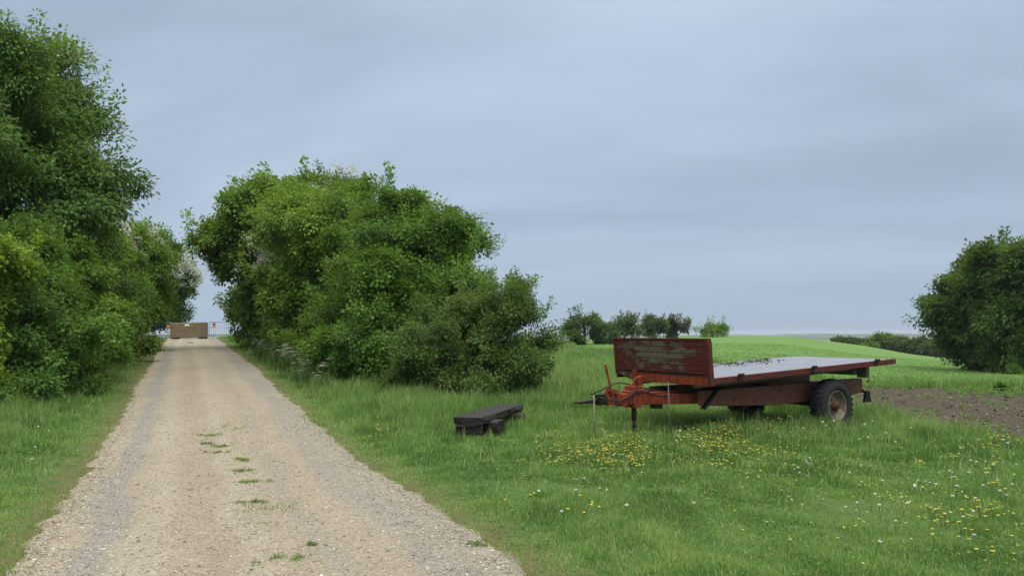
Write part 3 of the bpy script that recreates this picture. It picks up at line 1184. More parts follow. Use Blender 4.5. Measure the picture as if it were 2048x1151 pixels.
tree('hawthorn_tree', 'broad yellow green hawthorn in the middle of the right hedge', 'tree', b,
     rel(b, [(700, 445, 25, 2.1, 1.8, 1.6), (770, 430, 25, 1.5, 1.5, 1.2), (620, 470, 26, 1.7, 1.7, 1.5), (570, 520, 28, 1.2, 1.5, 1.3), (650, 560, 25.5, 2.0, 1.8, 1.8),
             (740, 560, 23.5, 2.0, 1.6, 1.8), (610, 600, 25, 1.5, 1.5, 1.6), (560, 590, 27.5, 1.3, 1.5, 1.5), (680, 405, 25.5, 1.4, 1.4, .8), (610, 410, 28, 1.4, 1.5, 1.1), (560, 450, 30, 1.3, 1.5, 1.2), (790, 470, 23.5, 1.4, 1.4, 1.3)]),
     1600, 44, .115, LM['maple'], 3, GR, .15, spread=.23, rough=.24, shoots=40, blossom=40, tone0=.6,
     blossom_lobes=rel(b, [(505, 520, 29, .7, .5, .3), (560, 500, 27, .6, .5, .35), (520, 490, 28, .5, .5, .3), (800, 400, 25, .4, .4, .25)]), bloss_size=.08)
b = (-2.6, 21.5)
tree('hawthorn_tree', 'dense dark green hawthorn behind the log bench, tallest at the near end', 'tree', b,
     rel(b, [(850, 470, 21.5, 1.25, 1.2, 1.05), (905, 480, 21.5, .95, 1.2, .95), (790, 490, 21, 1.4, 1.3, 1.3), (870, 580, 21, 1.5, 1.5, 1.3), (760, 600, 20.0, 1.5, 1.3, 1.5),
             (800, 680, 19.6, 1.7, 1.2, 1.4), (915, 600, 20.5, 1.0, 1.2, 1.2), (820, 415, 22, .8, .8, .55), (720, 690, 19.8, 1.4, 1.1, 1.3), (745, 490, 22, 1.3, 1.3, 1.3), (935, 590, 19.8, .9, 1.1, 1.0), (880, 640, 19.2, 1.3, 1.0, 1.1)]),
     2200, 46, .088, LM['hazel'], 4, GR, .14, spread=.19, rough=.24, shoots=60, blossom=0, tone0=.5)
b = (-.9, 18.0)
tree('blackthorn_bush', 'rounded grey green blackthorn bush at the meadow end of the right hedge', 'bush', b,
     rel(b, [(930, 650, 18.2, 1.25, 1.2, 1.05), (1010, 650, 17.8, .95, 1.1, 1.0), (880, 700, 17.5, 1.2, 1.0, 1.0), (980, 740, 17.2, 1.2, 1.0, .75), (1055, 700, 17.6, .65, .8, .8),
             (850, 770, 17.2, 1.2, .9, .65), (1022, 600, 18.2, .45, .6, .6), (950, 780, 16.9, 1.1, .8, .5), (1060, 750, 17.4, .5, .7, .4)]),
     1350, 46, .062, LM['thorn'], 5, GR, .09, spread=.15, stems=5, rough=.24, shoots=70, crown_name='foliage', trunk_name='stem', tone0=.5, twigs=60)
ORD = ('first', 'second', 'third', 'fourth', 'fifth', 'sixth', 'seventh', 'eighth', 'ninth', 'tenth', 'eleventh', 'twelfth', 'thirteenth')
SH = 'low shrubs along the foot of the right hedge'
rgs = np.random.default_rng(321)
for i, (y_, hh_, mt) in enumerate(((19.4, 2.0, 'hazel'), (21.4, 2.5, 'hazel'), (23.6, 3.0, 'maple'), (26.0, 3.2, 'hazel'), (28.6, 3.4, 'maple'),
                                   (31.5, 3.7, 'hazel'), (35.0, 3.9, 'thorn'), (39.0, 4.1, 'maple'), (43.5, 4.2, 'hazel'), (48.0, 3.9, 'hazel'))):
    x_ = 2.37 - .443 * y_ + 2.45 + rgs.uniform(-.15, .25)
    r_ = 1.25 + rgs.uniform(-.1, .15)
    tree('hedge_shrub', ORD[i] + ' low shrub from the log bench along the foot of the right hedge', 'shrub', (x_, y_),
         [(rgs.uniform(-.2, .3), rgs.uniform(-.5, .5), hh_ * rgs.uniform(.58, .68), r_, r_ * 1.2, hh_ * .38), (-.35, .4, hh_ * .30, r_ * .95, r_ * 1.2, hh_ * .34), (.5, -.5, hh_ * .35, r_ * .95, r_, hh_ * .38)],
         620, 40, .085 + .0022 * (y_ - 20), LM[mt], 20 + i, SH, .08, spread=.175 + .004 * (y_ - 20), stems=4, rough=.34, shoots=14, bough=.35, crown_name='foliage', trunk_name='stem',
         tone0=.42 + rgs.uniform(-.05, .05))  # leaf tone lowered to stand in for shade below the overhanging crowns

# --- left-hand hedge
b = (-13.2, 21.0)
tree('ash_tree', 'big ash towering over the left hedge, reaching towards the track', 'tree', b,
     rel(b, [(60, 195, 21, 1.35, 1.6, 1.6), (110, 235, 20.5, 1.2, 1.5, 1.5), (20, 270, 20, 1.8, 1.6, 1.8), (160, 300, 20.5, 1.05, 1.4, 1.2), (80, 350, 20, 1.7, 1.6, 1.5),
             (150, 400, 20, 1.3, 1.4, 1.1), (0, 400, 19.5, 1.6, 1.5, 1.5), (70, 470, 20, 1.6, 1.5, 1.2), (-90, 250, 21, 1.8, 1.8, 2.2), (75, 115, 21, .75, .8, .75), (215, 335, 20.5, .5, .8, .55)]),
     1500, 42, .135, LM['ash'], 6, GL, .2, BARK_GREY, spread=.30, inner=.4, rough=.22, droop=.45, shoots=60, aspect=.5, twigs=120, fill=.13, dense=1.3, bough=.46)
b = (-13.2, 17.6)
tree('ash_tree', 'slender ash cut by the photo edge, its top at the upper corner', 'tree', b,
     rel(b, [(-10, 110, 18, .75, .9, 1.25), (-40, 220, 18, 1.1, 1.2, 1.5), (-60, 340, 18, 1.4, 1.3, 1.6), (15, 60, 18, .35, .5, .6)]),
     420, 40, .12, LM['ash'], 7, GL, .14, BARK_GREY, spread=.26, inner=.4, rough=.24, droop=.45, shoots=24, aspect=.42, tone0=.55)
b = (-9.7, 13.2)
tree('hazel_bush', 'bright yellow green young bush at the left edge of the photo', 'bush', b,
     rel(b, [(-35, 520, 13.6, .65, .8, .65), (-45, 640, 13.6, .60, .8, .9), (-55, 770, 13.4, .6, .8, .6)]),
     420, 44, .075, LM['bright'], 8, GL, .07, spread=.14, stems=4, rough=.22, shoots=24, crown_name='foliage', trunk_name='stem', tone0=.45)
SL = 'low shrubs along the foot of the left hedge'
for i, (y_, hh_, mt) in enumerate(((14.9, 3.2, 'hazel'), (16.6, 3.7, 'hazel'), (18.4, 3.9, 'maple'), (20.4, 4.4, 'hazel'), (22.6, 4.6, 'hazel'), (25.0, 4.9, 'maple'),
                                   (27.6, 4.6, 'hazel'), (30.4, 4.8, 'maple'), (33.6, 4.4, 'hazel'), (37.0, 4.2, 'hazel'), (40.6, 3.8, 'maple'), (44.4, 3.4, 'hazel'))):
    x_ = -1.13 - .443 * y_ - 2.45 - .075 * max(0, y_ - 28) + rgs.uniform(-.2, .2)
    r_ = 1.35 + rgs.uniform(-.1, .2)
    tree('hedge_shrub', ORD[i] + ' leafy shrub from the photo edge along the foot of the left hedge', 'shrub', (x_, y_),
         [(rgs.uniform(-.3, .3), rgs.uniform(-.5, .5), hh_ * rgs.uniform(.6, .72), r_, r_ * 1.2, hh_ * .36), (rgs.uniform(-.5, .2), rgs.uniform(-.8, .8), hh_ * rgs.uniform(.72, .88), r_ * .6, r_ * .7, hh_ * .2), (.25, .2, hh_ * .34, r_ * 1.05, r_ * 1.25, hh_ * .36), (-.3, -.6, hh_ * .36, r_, r_, hh_ * .38)],
         760, 40, .080 + .0024 * (y_ - 15), LM[mt], 40 + i, SL, .08, spread=.155 + .005 * (y_ - 15), stems=4, rough=.36, shoots=22, bough=.34, crown_name='foliage', trunk_name='stem',
         tone0=.46 + rgs.uniform(-.06, .06))
b = (-17.8, 33.0)
tree('hawthorn_tree', 'hawthorn with white blossom trailing down inside the left hedge', 'tree', b,
     rel(b, [(255, 500, 32.5, 1.4, 1.5, 1.5), (300, 510, 34, 1.1, 1.4, 1.2), (245, 580, 32, 1.5, 1.5, 1.6), (310, 570, 35, 1.1, 1.4, 1.4)]),
     700, 42, .13, LM['maple'], 9, GL, .13, spread=.26, shoots=20, blossom=90,
     blossom_lobes=rel(b, [(243, 495, 31, .35, .4, 1.1), (262, 520, 31.5, .25, .3, .6), (300, 480, 33, .4, .4, .3)]), bloss_size=.10)
b = (-24.2, 53.5)
tree('hawthorn_tree', 'far hawthorn full of white blossom above the green barrier', 'tree', b,
     rel(b, [(345, 530, 53, 1.1, 1.4, 1.3), (370, 560, 53, .95, 1.2, .9), (320, 550, 53, 1.6, 1.4, 1.8), (345, 610, 53, 1.1, 1.3, 1.3), (310, 620, 53, 1.5, 1.3, 1.5)]),
     640, 40, .17, LM['dark'], 10, GL, .14, spread=.30, shoots=16, blossom=230,
     blossom_lobes=rel(b, [(345, 520, 52.5, 1.1, 1.3, 1.1), (375, 550, 52.5, .8, .9, .6)]), bloss_size=.12)

# --- big trees on the right
b = (30.5, 48.5)
tree('oak_tree', 'wide old oak leaning its left crown over the field edge at the right', 'tree', b,
     rel(b, [(1945, 580, 48, 1.7, 2.2, 1.4), (1905, 625, 48, 1.5, 2.2, 1.2), (2000, 550, 48, 2.1, 2.4, 1.7), (1970, 650, 47.5, 2.1, 2.2, 1.7), (2030, 600, 48, 2.3, 2.4, 2.0),
             (1945, 680, 48, 1.2, 2.0, .9), (2000, 700, 47, 2.0, 2.0, 1.4), (1985, 520, 48, 1.1, 1.4, .7)]),
     1900, 40, .22, LM['dark'], 11, 'big field trees at the right edge', .34, spread=.42, inner=.45, rough=.22, shoots=6, tone0=.54, fit=.93, bough=.46)
b = (33.5, 43.0)
tree('oak_tree', 'dark round oak standing in front, cut by the right photo edge', 'tree', b,
     rel(b, [(2050, 540, 43, 2.3, 2.2, 1.9), (2090, 600, 43, 2.6, 2.4, 2.4), (2030, 620, 42.5, 1.7, 2.0, 1.8), (2075, 690, 42.5, 2.4, 2.2, 1.5), (2020, 690, 43, 1.3, 1.8, 1.1)]),
     1300, 40, .20, LM['dark'], 12, 'big field trees at the right edge', .34, spread=.40, inner=.45, rough=.22, shoots=6, tone0=.54, fit=.95, bough=.46)
for i, (px, d_, r_, hh_, mt, lab) in enumerate((
        (1985, 46, .9, 1.2, 'farbrown', 'brown bare undergrowth at the feet of the oaks'),
        (2040, 41, .8, .9, 'hazel', 'small green bush under the cut off oak'),
        (1998, 24.5, .13, .28, 'hazel', 'little dark green bush on the field edge before the oaks'))):
    tree('bush', lab, 'bush', (at(px, d_), d_), [(0, 0, hh_ * .5, r_, r_, hh_ * .5), (r_ * .8, .2, hh_ * .4, r_ * .8, r_ * .8, hh_ * .4)],
         120, 24, .10, LM[mt], 60 + i, None, .04, spread=.16 if i < 2 else .07, stems=3, crown_name='foliage', trunk_name='stem')

# --- trees on the skyline
GS = 'field trees on the skyline behind the trailer'
for i, (px0, px1, py0, py1, d_, nl, lab, mt, sd) in enumerate((
        (1128, 1212, 620, 692, 72, 260, 'thin skyline tree with an open leaning crown, nearest the hedge', 'far', 3),
        (1208, 1290, 627, 690, 84, 330, 'dark skyline tree behind the left end of the headboard', 'far', 5),
        (1282, 1335, 628, 688, 86, 260, 'skyline tree behind the middle of the headboard', 'far', 8),
        (1328, 1378, 627, 688, 88, 190, 'sparse skyline tree behind the right end of the headboard', 'farbrown', 11),
        (1391, 1456, 640, 677, 118, 300, 'lone rounded tree on the hill crest right of the headboard', 'maple', 13))):
    rng = np.random.default_rng(900 + sd)
    xm, zt = at((px0 + px1) / 2, d_), zat(py0, d_)
    z0 = h1(xm, d_)
    wd = (px1 - px0) / 1480 * d_
    ht = zt - z0
    lo = []
    for k in range(6):
        u_ = (k + .5) / 6 - .5
        lo.append((u_ * wd * .78, rng.normal(0, .3), ht * (.72 - abs(u_) * .55 + rng.uniform(-.08, .1)), wd * rng.uniform(.17, .24), wd * .22, ht * rng.uniform(.15, .22)))
    if i == 4:
        lo.append((0, 0, ht * .3, wd * .42, wd * .3, ht * .3))
    else:
        lo.append((-wd * .25, 0, ht * .35, wd * .18, wd * .2, ht * .22))
    tree('field_tree', lab, 'tree', (xm, d_), lo, nl, 16, .24, LM[mt], 70 + i, GS, .13, BARK, spread=.30, inner=.35, rough=.35, shoots=16, twigs=60, trunk_h=ht * .7, tone0=.6, fit=1.0, dense=1.0, bough=.6, fill=.15)
for i, (px, d_, wd, ht, lab) in enumerate(((1150, 70, 1.0, 1.3, 'low bush at the foot of the leaning skyline tree'),
                                            (1200, 74, 1.5, 1.5, 'low bush between the two left skyline trees'),
                                            (1228, 72, .9, 1.1, 'low bush touching the headboard edge on the skyline'))):
    tree('bush', lab, 'bush', (at(px, d_), d_), [(0, 0, ht * .5, wd * .5, .6, ht * .5), (wd * .4, 0, ht * .3, wd * .4, .5, ht * .35)], 70, 18, .2, LM['far'], 90 + i, None, .04,
         spread=.25, stems=3, crown_name='foliage', trunk_name='stem')

# --- wood beyond the hill
GW = 'trees of the wood beyond the hill'
WD = ((1686, 680, 20, 150, 'far', 'low green tree at the left end of the distant wood'), (1712, 684, 14, 148, 'far', 'small tree second from the left in the distant wood'),
      (1735, 683, 13, 145, 'farbrown', 'thin greyish tree in the dip of the distant wood'), (1762, 669, 22, 140, 'maple', 'tallest pale green tree of the distant wood'),
      (1790, 678, 15, 138, 'far', 'dark pointed tree right of the pale green tree'), (1806, 680, 14, 135, 'farbrown', 'brownish tree in the middle of the distant wood'),
      (1824, 679, 15, 132, 'far', 'blue green tree in the right half of the distant wood'), (1846, 678, 17, 128, 'farbrown', 'grey brown tree half hidden by the oak crown'),
      (1868, 679, 18, 124, 'far', 'green tree behind the hanging oak branches'), (1892, 684, 18, 118, 'farbrown', 'bare brownish tree under the oak crown'),
      (1918, 690, 18, 112, 'farbrown', 'rightmost brownish tree of the wood, below the oak'))
for i, (px, py, hw, d_, mt, lab) in enumerate(WD):
    xm = at(px, d_)
    z0 = h1(xm, d_)
    ht = zat(py, d_) - z0
    wd = hw / 1480 * d_
    tree('woodland_tree', lab, 'tree', (xm, d_), [(0, 0, ht * .62, wd, wd, ht * .38), (-wd * .5, 0, ht * .4, wd * .8, wd, ht * .34), (wd * .55, 0, ht * .42, wd * .8, wd, ht * .34)],
         260, 16, .42, LM[mt], 110 + i, GW, .16, spread=.45, inner=.4, rough=.24, shoots=0, twigs=12, fit=1.08, tone0=.30, fill=.4)


# ------------------------------------------------------------------ flatbed trailer
def peel_mat(name, paint, under, mid, lo=.45, hi=.52, stretch=(1, 7, 7), rough=.6, streak=None, mask=None, scale=2.2):
    """old paint flaking off"""
    t = NT(name)
    co = t.co(stretch)
    n = t.noise(co, scale, 8, .68, .3)
    f = t.noise(t.co(), 30, 5, .7)
    n = t.math('ADD', n, t.rng(f, .3, .7, -.05, .05))
    if mask is not None:
        n = t.math('ADD', n, mask(t))
    m = t.rng(n, lo, hi)
    g = t.noise(t.co((2, 40, 40) if stretch[0] < stretch[1] else (40, 40, 40)), 1.5, 4, .6)
    un = t.mix(t.rng(g, .35, .65), under, tuple(c * .45 for c in under))
    pa = t.mix(t.rng(f, .35, .7), paint, tuple(c * .55 for c in paint))
    c = t.mix(m, pa, un)
    edge = t.ramp(n, [(max(0, lo - .05), (0, 0, 0)), (lo + .01, (1, 1, 1)), (hi, (0, 0, 0))])
    c = t.mix(t.math('MULTIPLY', edge, .7), c, mid)
    if streak is not None:
        s_ = t.noise(t.co((14, 14, 1.0)), 1.0, 4, .6)
        c = t.mix(t.rng(s_, .52, .68, 0, .8), c, streak)
    t.bsdf(c, t.rng(n, .3, .7, rough - .15, rough + .15), .3, normal=t.bump(t.math('SUBTRACT', f, m), .35, .006))
    return t.m


def plank_mask(t):
    """paint is worn off most in the upper middle of the headboard"""
    a = t.n('ShaderNodeTexCoord')
    s_ = t.n('ShaderNodeSeparateXYZ')
    t.l(a.outputs['Object'], s_.inputs[0])
    by = t.math('ABSOLUTE', t.math('SUBTRACT', s_.outputs[1], 1.22))
    bz = t.math('SUBTRACT', s_.outputs[2], 1.27)
    m1 = t.rng(by, .2, 1.15, .06, -.10)
    m2 = t.rng(t.math('ABSOLUTE', bz), .03, .33, .04, -.08)
    return t.math('ADD', m1, m2)


M_PLANK = peel_mat('flaking_red_planks', (.110, .016, .013), (.145, .128, .086), (.03, .018, .013), .49, .535, (1, 2.0, 6), mask=plank_mask, scale=2.0)
M_RED = peel_mat('dark_red_paint', (.115, .018, .013), (.05, .035, .03), (.04, .02, .015), .54, .62, (3, 3, 3))
M_ORANGE = peel_mat('orange_red_paint', (.30, .050, .018), (.05, .03, .025), (.11, .035, .018), .60, .68, (4, 4, 4), streak=(.05, .02, .014))
M_BROWN = peel_mat('rusty_brown_paint', (.24, .088, .060), (.06, .035, .028), (.12, .045, .025), .58, .66, (3, 3, 3), streak=(.13, .055, .04))
M_DARK = plain('dark_greasy_steel', (.018, .016, .015), .6, .3)
M_RUST = plain('rust', (.09, .042, .025), .85, .15, var=.4, scale=14)
M_RUBBER = plain('tyre_rubber', (.022, .023, .025), .8, .25, var=.3, scale=12)
M_RIM = peel_mat('cream_rim_paint', (.20, .175, .135), (.10, .05, .03), (.12, .06, .035), .56, .64, (5, 5, 5))
M_GREYWOOD = plain('weathered_grey_wood', (.17, .16, .125), .85, .15, var=.35, scale=10)


def deck_mat():
    t = NT('wet_deck')
    co = t.co()
    n = t.noise(t.co((1, 1.6, 1)), 1.7, 5, .6, .4)
    n2 = t.noise(co, 25, 4, .6)
    c = t.ramp(t.noise(t.co((.6, 9, 1)), 2, 5, .6), [(.3, (.14, .13, .12)), (.7, (.24, .225, .205))])
    # leaf litter and moss by the headboard
    a = t.n('ShaderNodeTexCoord')
    s_ = t.n('ShaderNodeSeparateXYZ')
    t.l(a.outputs['Object'], s_.inputs[0])
    lit = t.math('ADD', t.noise(t.co((1, 1.6, 1)), 3.0, 6, .7), t.math('ADD', t.rng(s_.outputs[0], .5, 4.2, .05, -.15), t.rng(s_.outputs[1], 1.1, 1.9, -.22, .11)))
    li = t.rng(lit, .60, .63)
    c = t.mix(li, c, (.03, .026, .02))
    ro = t.math('ADD', t.rng(n, .35, .7, .07, .24), t.math('MULTIPLY', li, .6))
    t.bsdf(c, ro, t.math('SUBTRACT', .7, t.math('MULTIPLY', li, .6)), normal=t.bump(n2, .06, .004))
    return t.m


TH = math.atan2(.528, .849)
TA = Vector((3.147, 11.7, 0))
tr = empty('flatbed_trailer', TA, TH)
tag(tr, 'old red flatbed farm trailer with peeling headboard, parked in the long grass', 'trailer')
KT = .0434


def tilt(a, b_, z):
    return (a, b_, z + KT * a)


# deck
MB().box((.03, .035, .842), (4.965, 2.265, .873)).map(tilt).build('deck', deck_mat(), tr, .003)
for s_, nm in ((0, 'near'), (1, 'far')):
    y0 = -.02 if s_ == 0 else 2.268
    sr = MB().box((.0, y0, .785), (5.0, y0 + .052, .884 if s_ == 0 else .870)).map(tilt).build('side_rail', M_RED, tr, .006)
    for a_ in ((.61, 2.48, 4.35) if s_ == 0 else ()):
        yo = y0 - .03 if s_ == 0 else y0 + .05
        (MB().box((a_ - .05, yo, .80), (a_ + .05, yo + .032, .865)).tube([(a_ - .06, yo, .90), (a_ + .06, yo, .90)], .024, 8)
         .box((a_ - .02, yo + .002, .86), (a_ + .02, yo + .05, .91)).map(tilt).build('latch', M_DARK, sr, .004))
MB().box((4.968, .034, .785), (5.02, 2.266, .871)).map(tilt).build('rear_rail', M_RED, tr, .006)
for a_ in (.25, 1.05, 1.85, 2.65, 3.45, 4.25):
    MB().box((a_ - .04, .14, .765), (a_ + .04, 2.16, .84)).map(tilt).build('bearer', M_DARK, tr, .004)
for y0 in (.45, 1.75):
    MB().box((.12, y0, .69), (4.55, y0 + .09, .763)).map(tilt).build('subframe_rail', M_GREYWOOD, tr, .005)
# rear hanging bracket with hook
MB().box((4.40, .22, .55), (4.50, .42, .763)).box((4.30, .42, .60), (4.52, 1.9, .70)).map(tilt).build('rear_bracket', M_GREYWOOD, tr, .006)
MB().tube([(4.55, .3, .78), (4.60, .3, .74), (4.61, .3, .68), (4.57, .3, .65), (4.53, .3, .67)], .012, 6).build('hook', M_RUST, tr)
# chassis beams
side = [(.3, .64), (4.7, .712), (4.7, .43), (3.9, .37), (3.1, .345), (2.15, .318), (.75, .375), (.3, .40)]
for y0 in (.5, 1.68):
    MB().prism(side, lambda a, z, y0=y0: (a, y0, z), lambda a, z, y0=y0: (a, y0 + .11, z)).build('chassis_beam', M_BROWN, tr, .008)
for a_ in (.5, 1.7, 3.0, 4.55):
    MB().box((a_ - .05, .612, .45), (a_ + .05, 1.678, .60)).build('cross_member', M_DARK, tr, .006)
# drawbar
MB().box((-.78, .97, .415), (.44, 1.13, .615)).build('drawbar', M_ORANGE, tr, .01)
for (y0, y1) in ((1.02, .56), (1.08, 1.74)):
    MB().bar((-.25, y0, .50), (.75, y1, .50), .10, .17).build('drawbar_brace', M_ORANGE, tr, .008)
MB().bar((.62, .47, .66), (.28, .47, .36), .04, .09, (0, 1, 0)).build('diagonal_stay', M_DARK, tr, .005)
hd = (MB().box((-.80, .93, .385), (-.62, 1.17, .735)).box((-.88, .95, .44), (-.80, 1.15, .66)).box((-.62, .96, .615), (-.42, 1.14, .66))
      .build('drawbar_head', M_ORANGE, tr, .012))
hb = (MB().prism([(-.82, .735), (-.72, .87), (-.60, .87), (-.55, .735)], lambda a, z: (a, .98, z), lambda a, z: (a, 1.0, z))
      .tube([(-.68, .93, .80), (-.68, 1.06, .80)], .02, 8).build('pivot_plate', M_ORANGE, tr, .003))
MB().box((-.30, .99, .34), (-.12, 1.11, .414)).build('hanger_block', M_DARK, tr, .008)
jack = MB().tube([(-.70, 1.05, .75), (-.70, 1.05, .18)], .043, 12).build('jack', M_RUST, tr)
MB().tube([(-.70, 1.05, .22), (-.685, 1.05, -.06)], .034, 12).lathe([(.0, 0), (.075, 0), (.08, .012), (.04, .035), (0, .035)], 16, 'y').build('jack_foot', M_DARK, tr)
jf = [o for o in tr.children if o.name.startswith('jack_foot')][0]
# the foot plate was turned about y: lay it flat at the bottom of the leg
n_l = 16 * 5
me = jf.data
for v in list(me.vertices)[-n_l:]:
    x_, y_, z_ = v.co
    v.co = (x_ - .685, z_ + 1.05, y_ - .085)
MB().box((-1.30, .98, .45), (-.88, 1.12, .59)).box((-1.02, .95, .42), (-.90, 1.15, .62)).build('hitch_beam', M_ORANGE, tr, .01)
MB().box((-1.46, .985, .46), (-1.30, 1.115, .60)).build('hitch_clamp', M_DARK, tr, .01)
(MB().tube([(-1.40, 1.05, .53), (-1.60, 1.05, .525), (-1.80, 1.05, .515), (-1.92, 1.05, .515)], [.042, .036, .022, .012], 8)
 .tube([(-1.34, 1.0, .61), (-1.58, 1.0, .625)], [.022, .018], 8).build('tow_eye', M_DARK, tr))
lv = (MB().bar((-1.22, .96, .58), (-1.36, .96, 1.08), .022, .034, (0, 1, 0)).tube([(-1.33, .96, .97), (-1.365, .96, 1.10)], .02, 8).build('brake_lever', M_ORANGE, tr, .004))
(MB().prism([(-1.36, .59), (-1.32, .74), (-1.18, .70), (-1.04, .66), (-1.02, .59)], lambda a, z: (a, .985, z), lambda a, z: (a, 1.0, z))
 .bar((-1.30, .955, .70), (-1.10, .955, .62), .02, .03).build('lever_quadrant', M_ORANGE, tr, .003))
for k, (y_, zs) in enumerate(((.93, (.60, .55, .52, .53, .60, .68, .64, .60)), (1.16, (.62, .66, .73, .78, .77, .70, .66, .64)), (.90, (.58, .54, .50, .56, .66, .62, .55, .56)))):
    xs_ = (-1.52, -1.36, -1.15, -.98, -.80, -.55, -.25, .1)
    pts = []
    for j in range(len(xs_) - 1):
        for f in (0, .33, .66):
            pts.append((xs_[j] + (xs_[j + 1] - xs_[j]) * f, y_, zs[j] + (zs[j + 1] - zs[j]) * (f * f * (3 - 2 * f))))
    pts.append((xs_[-1], y_, zs[-1]))
    MB().tube(pts, .011, 6).build('hose', M_DARK, tr)
MB().tube([(-.72, .93, .80), (-.75, .93, .86), (-.70, .93, .89), (-.62, .93, .885), (-.56, .93, .84)], .013, 6).build('cable_loop', M_ORANGE, tr)

# headboard, leaning a little forwards
LEAN = .078


def lean(a, b_, z):
    return (a - (z - .76) * LEAN, b_, z)


hbp = (MB().prism([(.05, .775), (1.86, .765), (2.25, .855), (2.25, 1.475), (.05, 1.475)], lambda b_, z: (-.012, b_, z), lambda b_, z: (.012, b_, z))
       .map(lean).build('headboard', M_DARK, tr))
zz = [.968, 1.07, 1.17, 1.27, 1.37, 1.472]
for i in range(5):
    MB().box((-.034, .062, zz[i] + .004), (-.0125, 2.24, zz[i + 1] - .004)).map(lean).build('plank', M_PLANK, hbp, .003)
MB().box((-.045, -.022, 1.474), (.03, 2.30, 1.512)).map(lean).build('top_rail', M_RED, hbp, .005)
MB().box((-.05, -.024, .76), (.035, .058, 1.472)).map(lean).build('post', M_RED, hbp, .006)
MB().box((-.04, 2.245, .86), (.03, 2.298, 1.472)).map(lean).build('post', M_RED, hbp, .006)
MB().box((-.052, .06, .940), (-.013, 2.24, .966)).box((-.048, .06, .905), (-.013, 2.24, .920)).map(lean).build('middle_rail', M_RED, hbp, .006)
(MB().prism([(.062, .762), (1.70, .748), (1.80, .78), (1.80, .902), (.062, .902)], lambda b_, z: (-.040, b_, z), lambda b_, z: (-.0135, b_, z))
 .map(lean).build('lower_panel', M_ORANGE, hbp, .004))
(MB().prism([(1.805, .79), (1.86, .785), (2.24, .87), (2.24, .938), (1.805, .902)], lambda b_, z: (-.03, b_, z), lambda b_, z: (-.0135, b_, z))
 .map(lean).build('corner_plate', M_BROWN, hbp, .003))
(MB().box((-.075, 1.70, .72), (-.041, 1.80, .945)).map(lean).build('hinge_strap', M_ORANGE, hbp, .006))
# faded round mark on the corner plate
(MB().lathe([(.030, -.0), (.040, 0), (.040, .004), (.030, .004)], 24, closed=True).box((-.02, 0, -.004), (.02, .004, .004))
 .map(lambda x_, y_, z_: lean(-.031 - y_, 2.06 + x_, .888 + z_ * .9)).build('faded_mark', plain('faded_pale_paint', (.30, .30, .30), .7), hbp))

# wet leaf litter along the far side of the deck
rng = np.random.default_rng(23)
n = 900
la = rng.uniform(.15, 4.0, n)
lb_ = 2.22 - np.abs(rng.normal(0, .28, n)) - .1 * (la > 2)
lk = rng.random(n) < sstep(.40, .58, fbm(la * 2.2, lb_ * 3.2, 171, 3))
la, lb_ = la[lk], lb_[lk]
P = np.stack([la, lb_, .876 + KT * la + rng.uniform(0, .012, len(la))], -1)
an = rng.uniform(0, 6.28, len(la))
V, T = leaves(P, unit(np.stack([np.cos(an), np.sin(an), rng.normal(.05, .12, len(la))], -1)), np.tile(np.array([0, 0, 1.]), (len(la), 1)) + rng.normal(0, .25, P.shape),
              rng.uniform(.03, .07, len(la)), rng.uniform(.02, .045, len(la)))
c_, s_ = math.cos(TH), math.sin(TH)
V = np.stack([V[:, 0] * c_ - V[:, 1] * s_ + TA.x, V[:, 0] * s_ + V[:, 1] * c_ + TA.y, V[:, 2]], -1)
me = np_mesh('leaf_litter', V, tris=T, mats=[plain('rotting_leaf', (.035, .028, .02), .7, .3, var=.5)])
tag(obj('leaf_litter', me), 'dark rotting leaf litter on the wet trailer deck', 'leaves', kind='stuff')

# axle, wheels
MB().tube([(3.25, .34, .285), (3.25, 1.98, .285)], .05, 12).box((2.85, .53, .315), (3.65, .60, .345)).box((2.85, 1.70, .315), (3.65, 1.77, .345)).build('axle', M_RUST, tr)


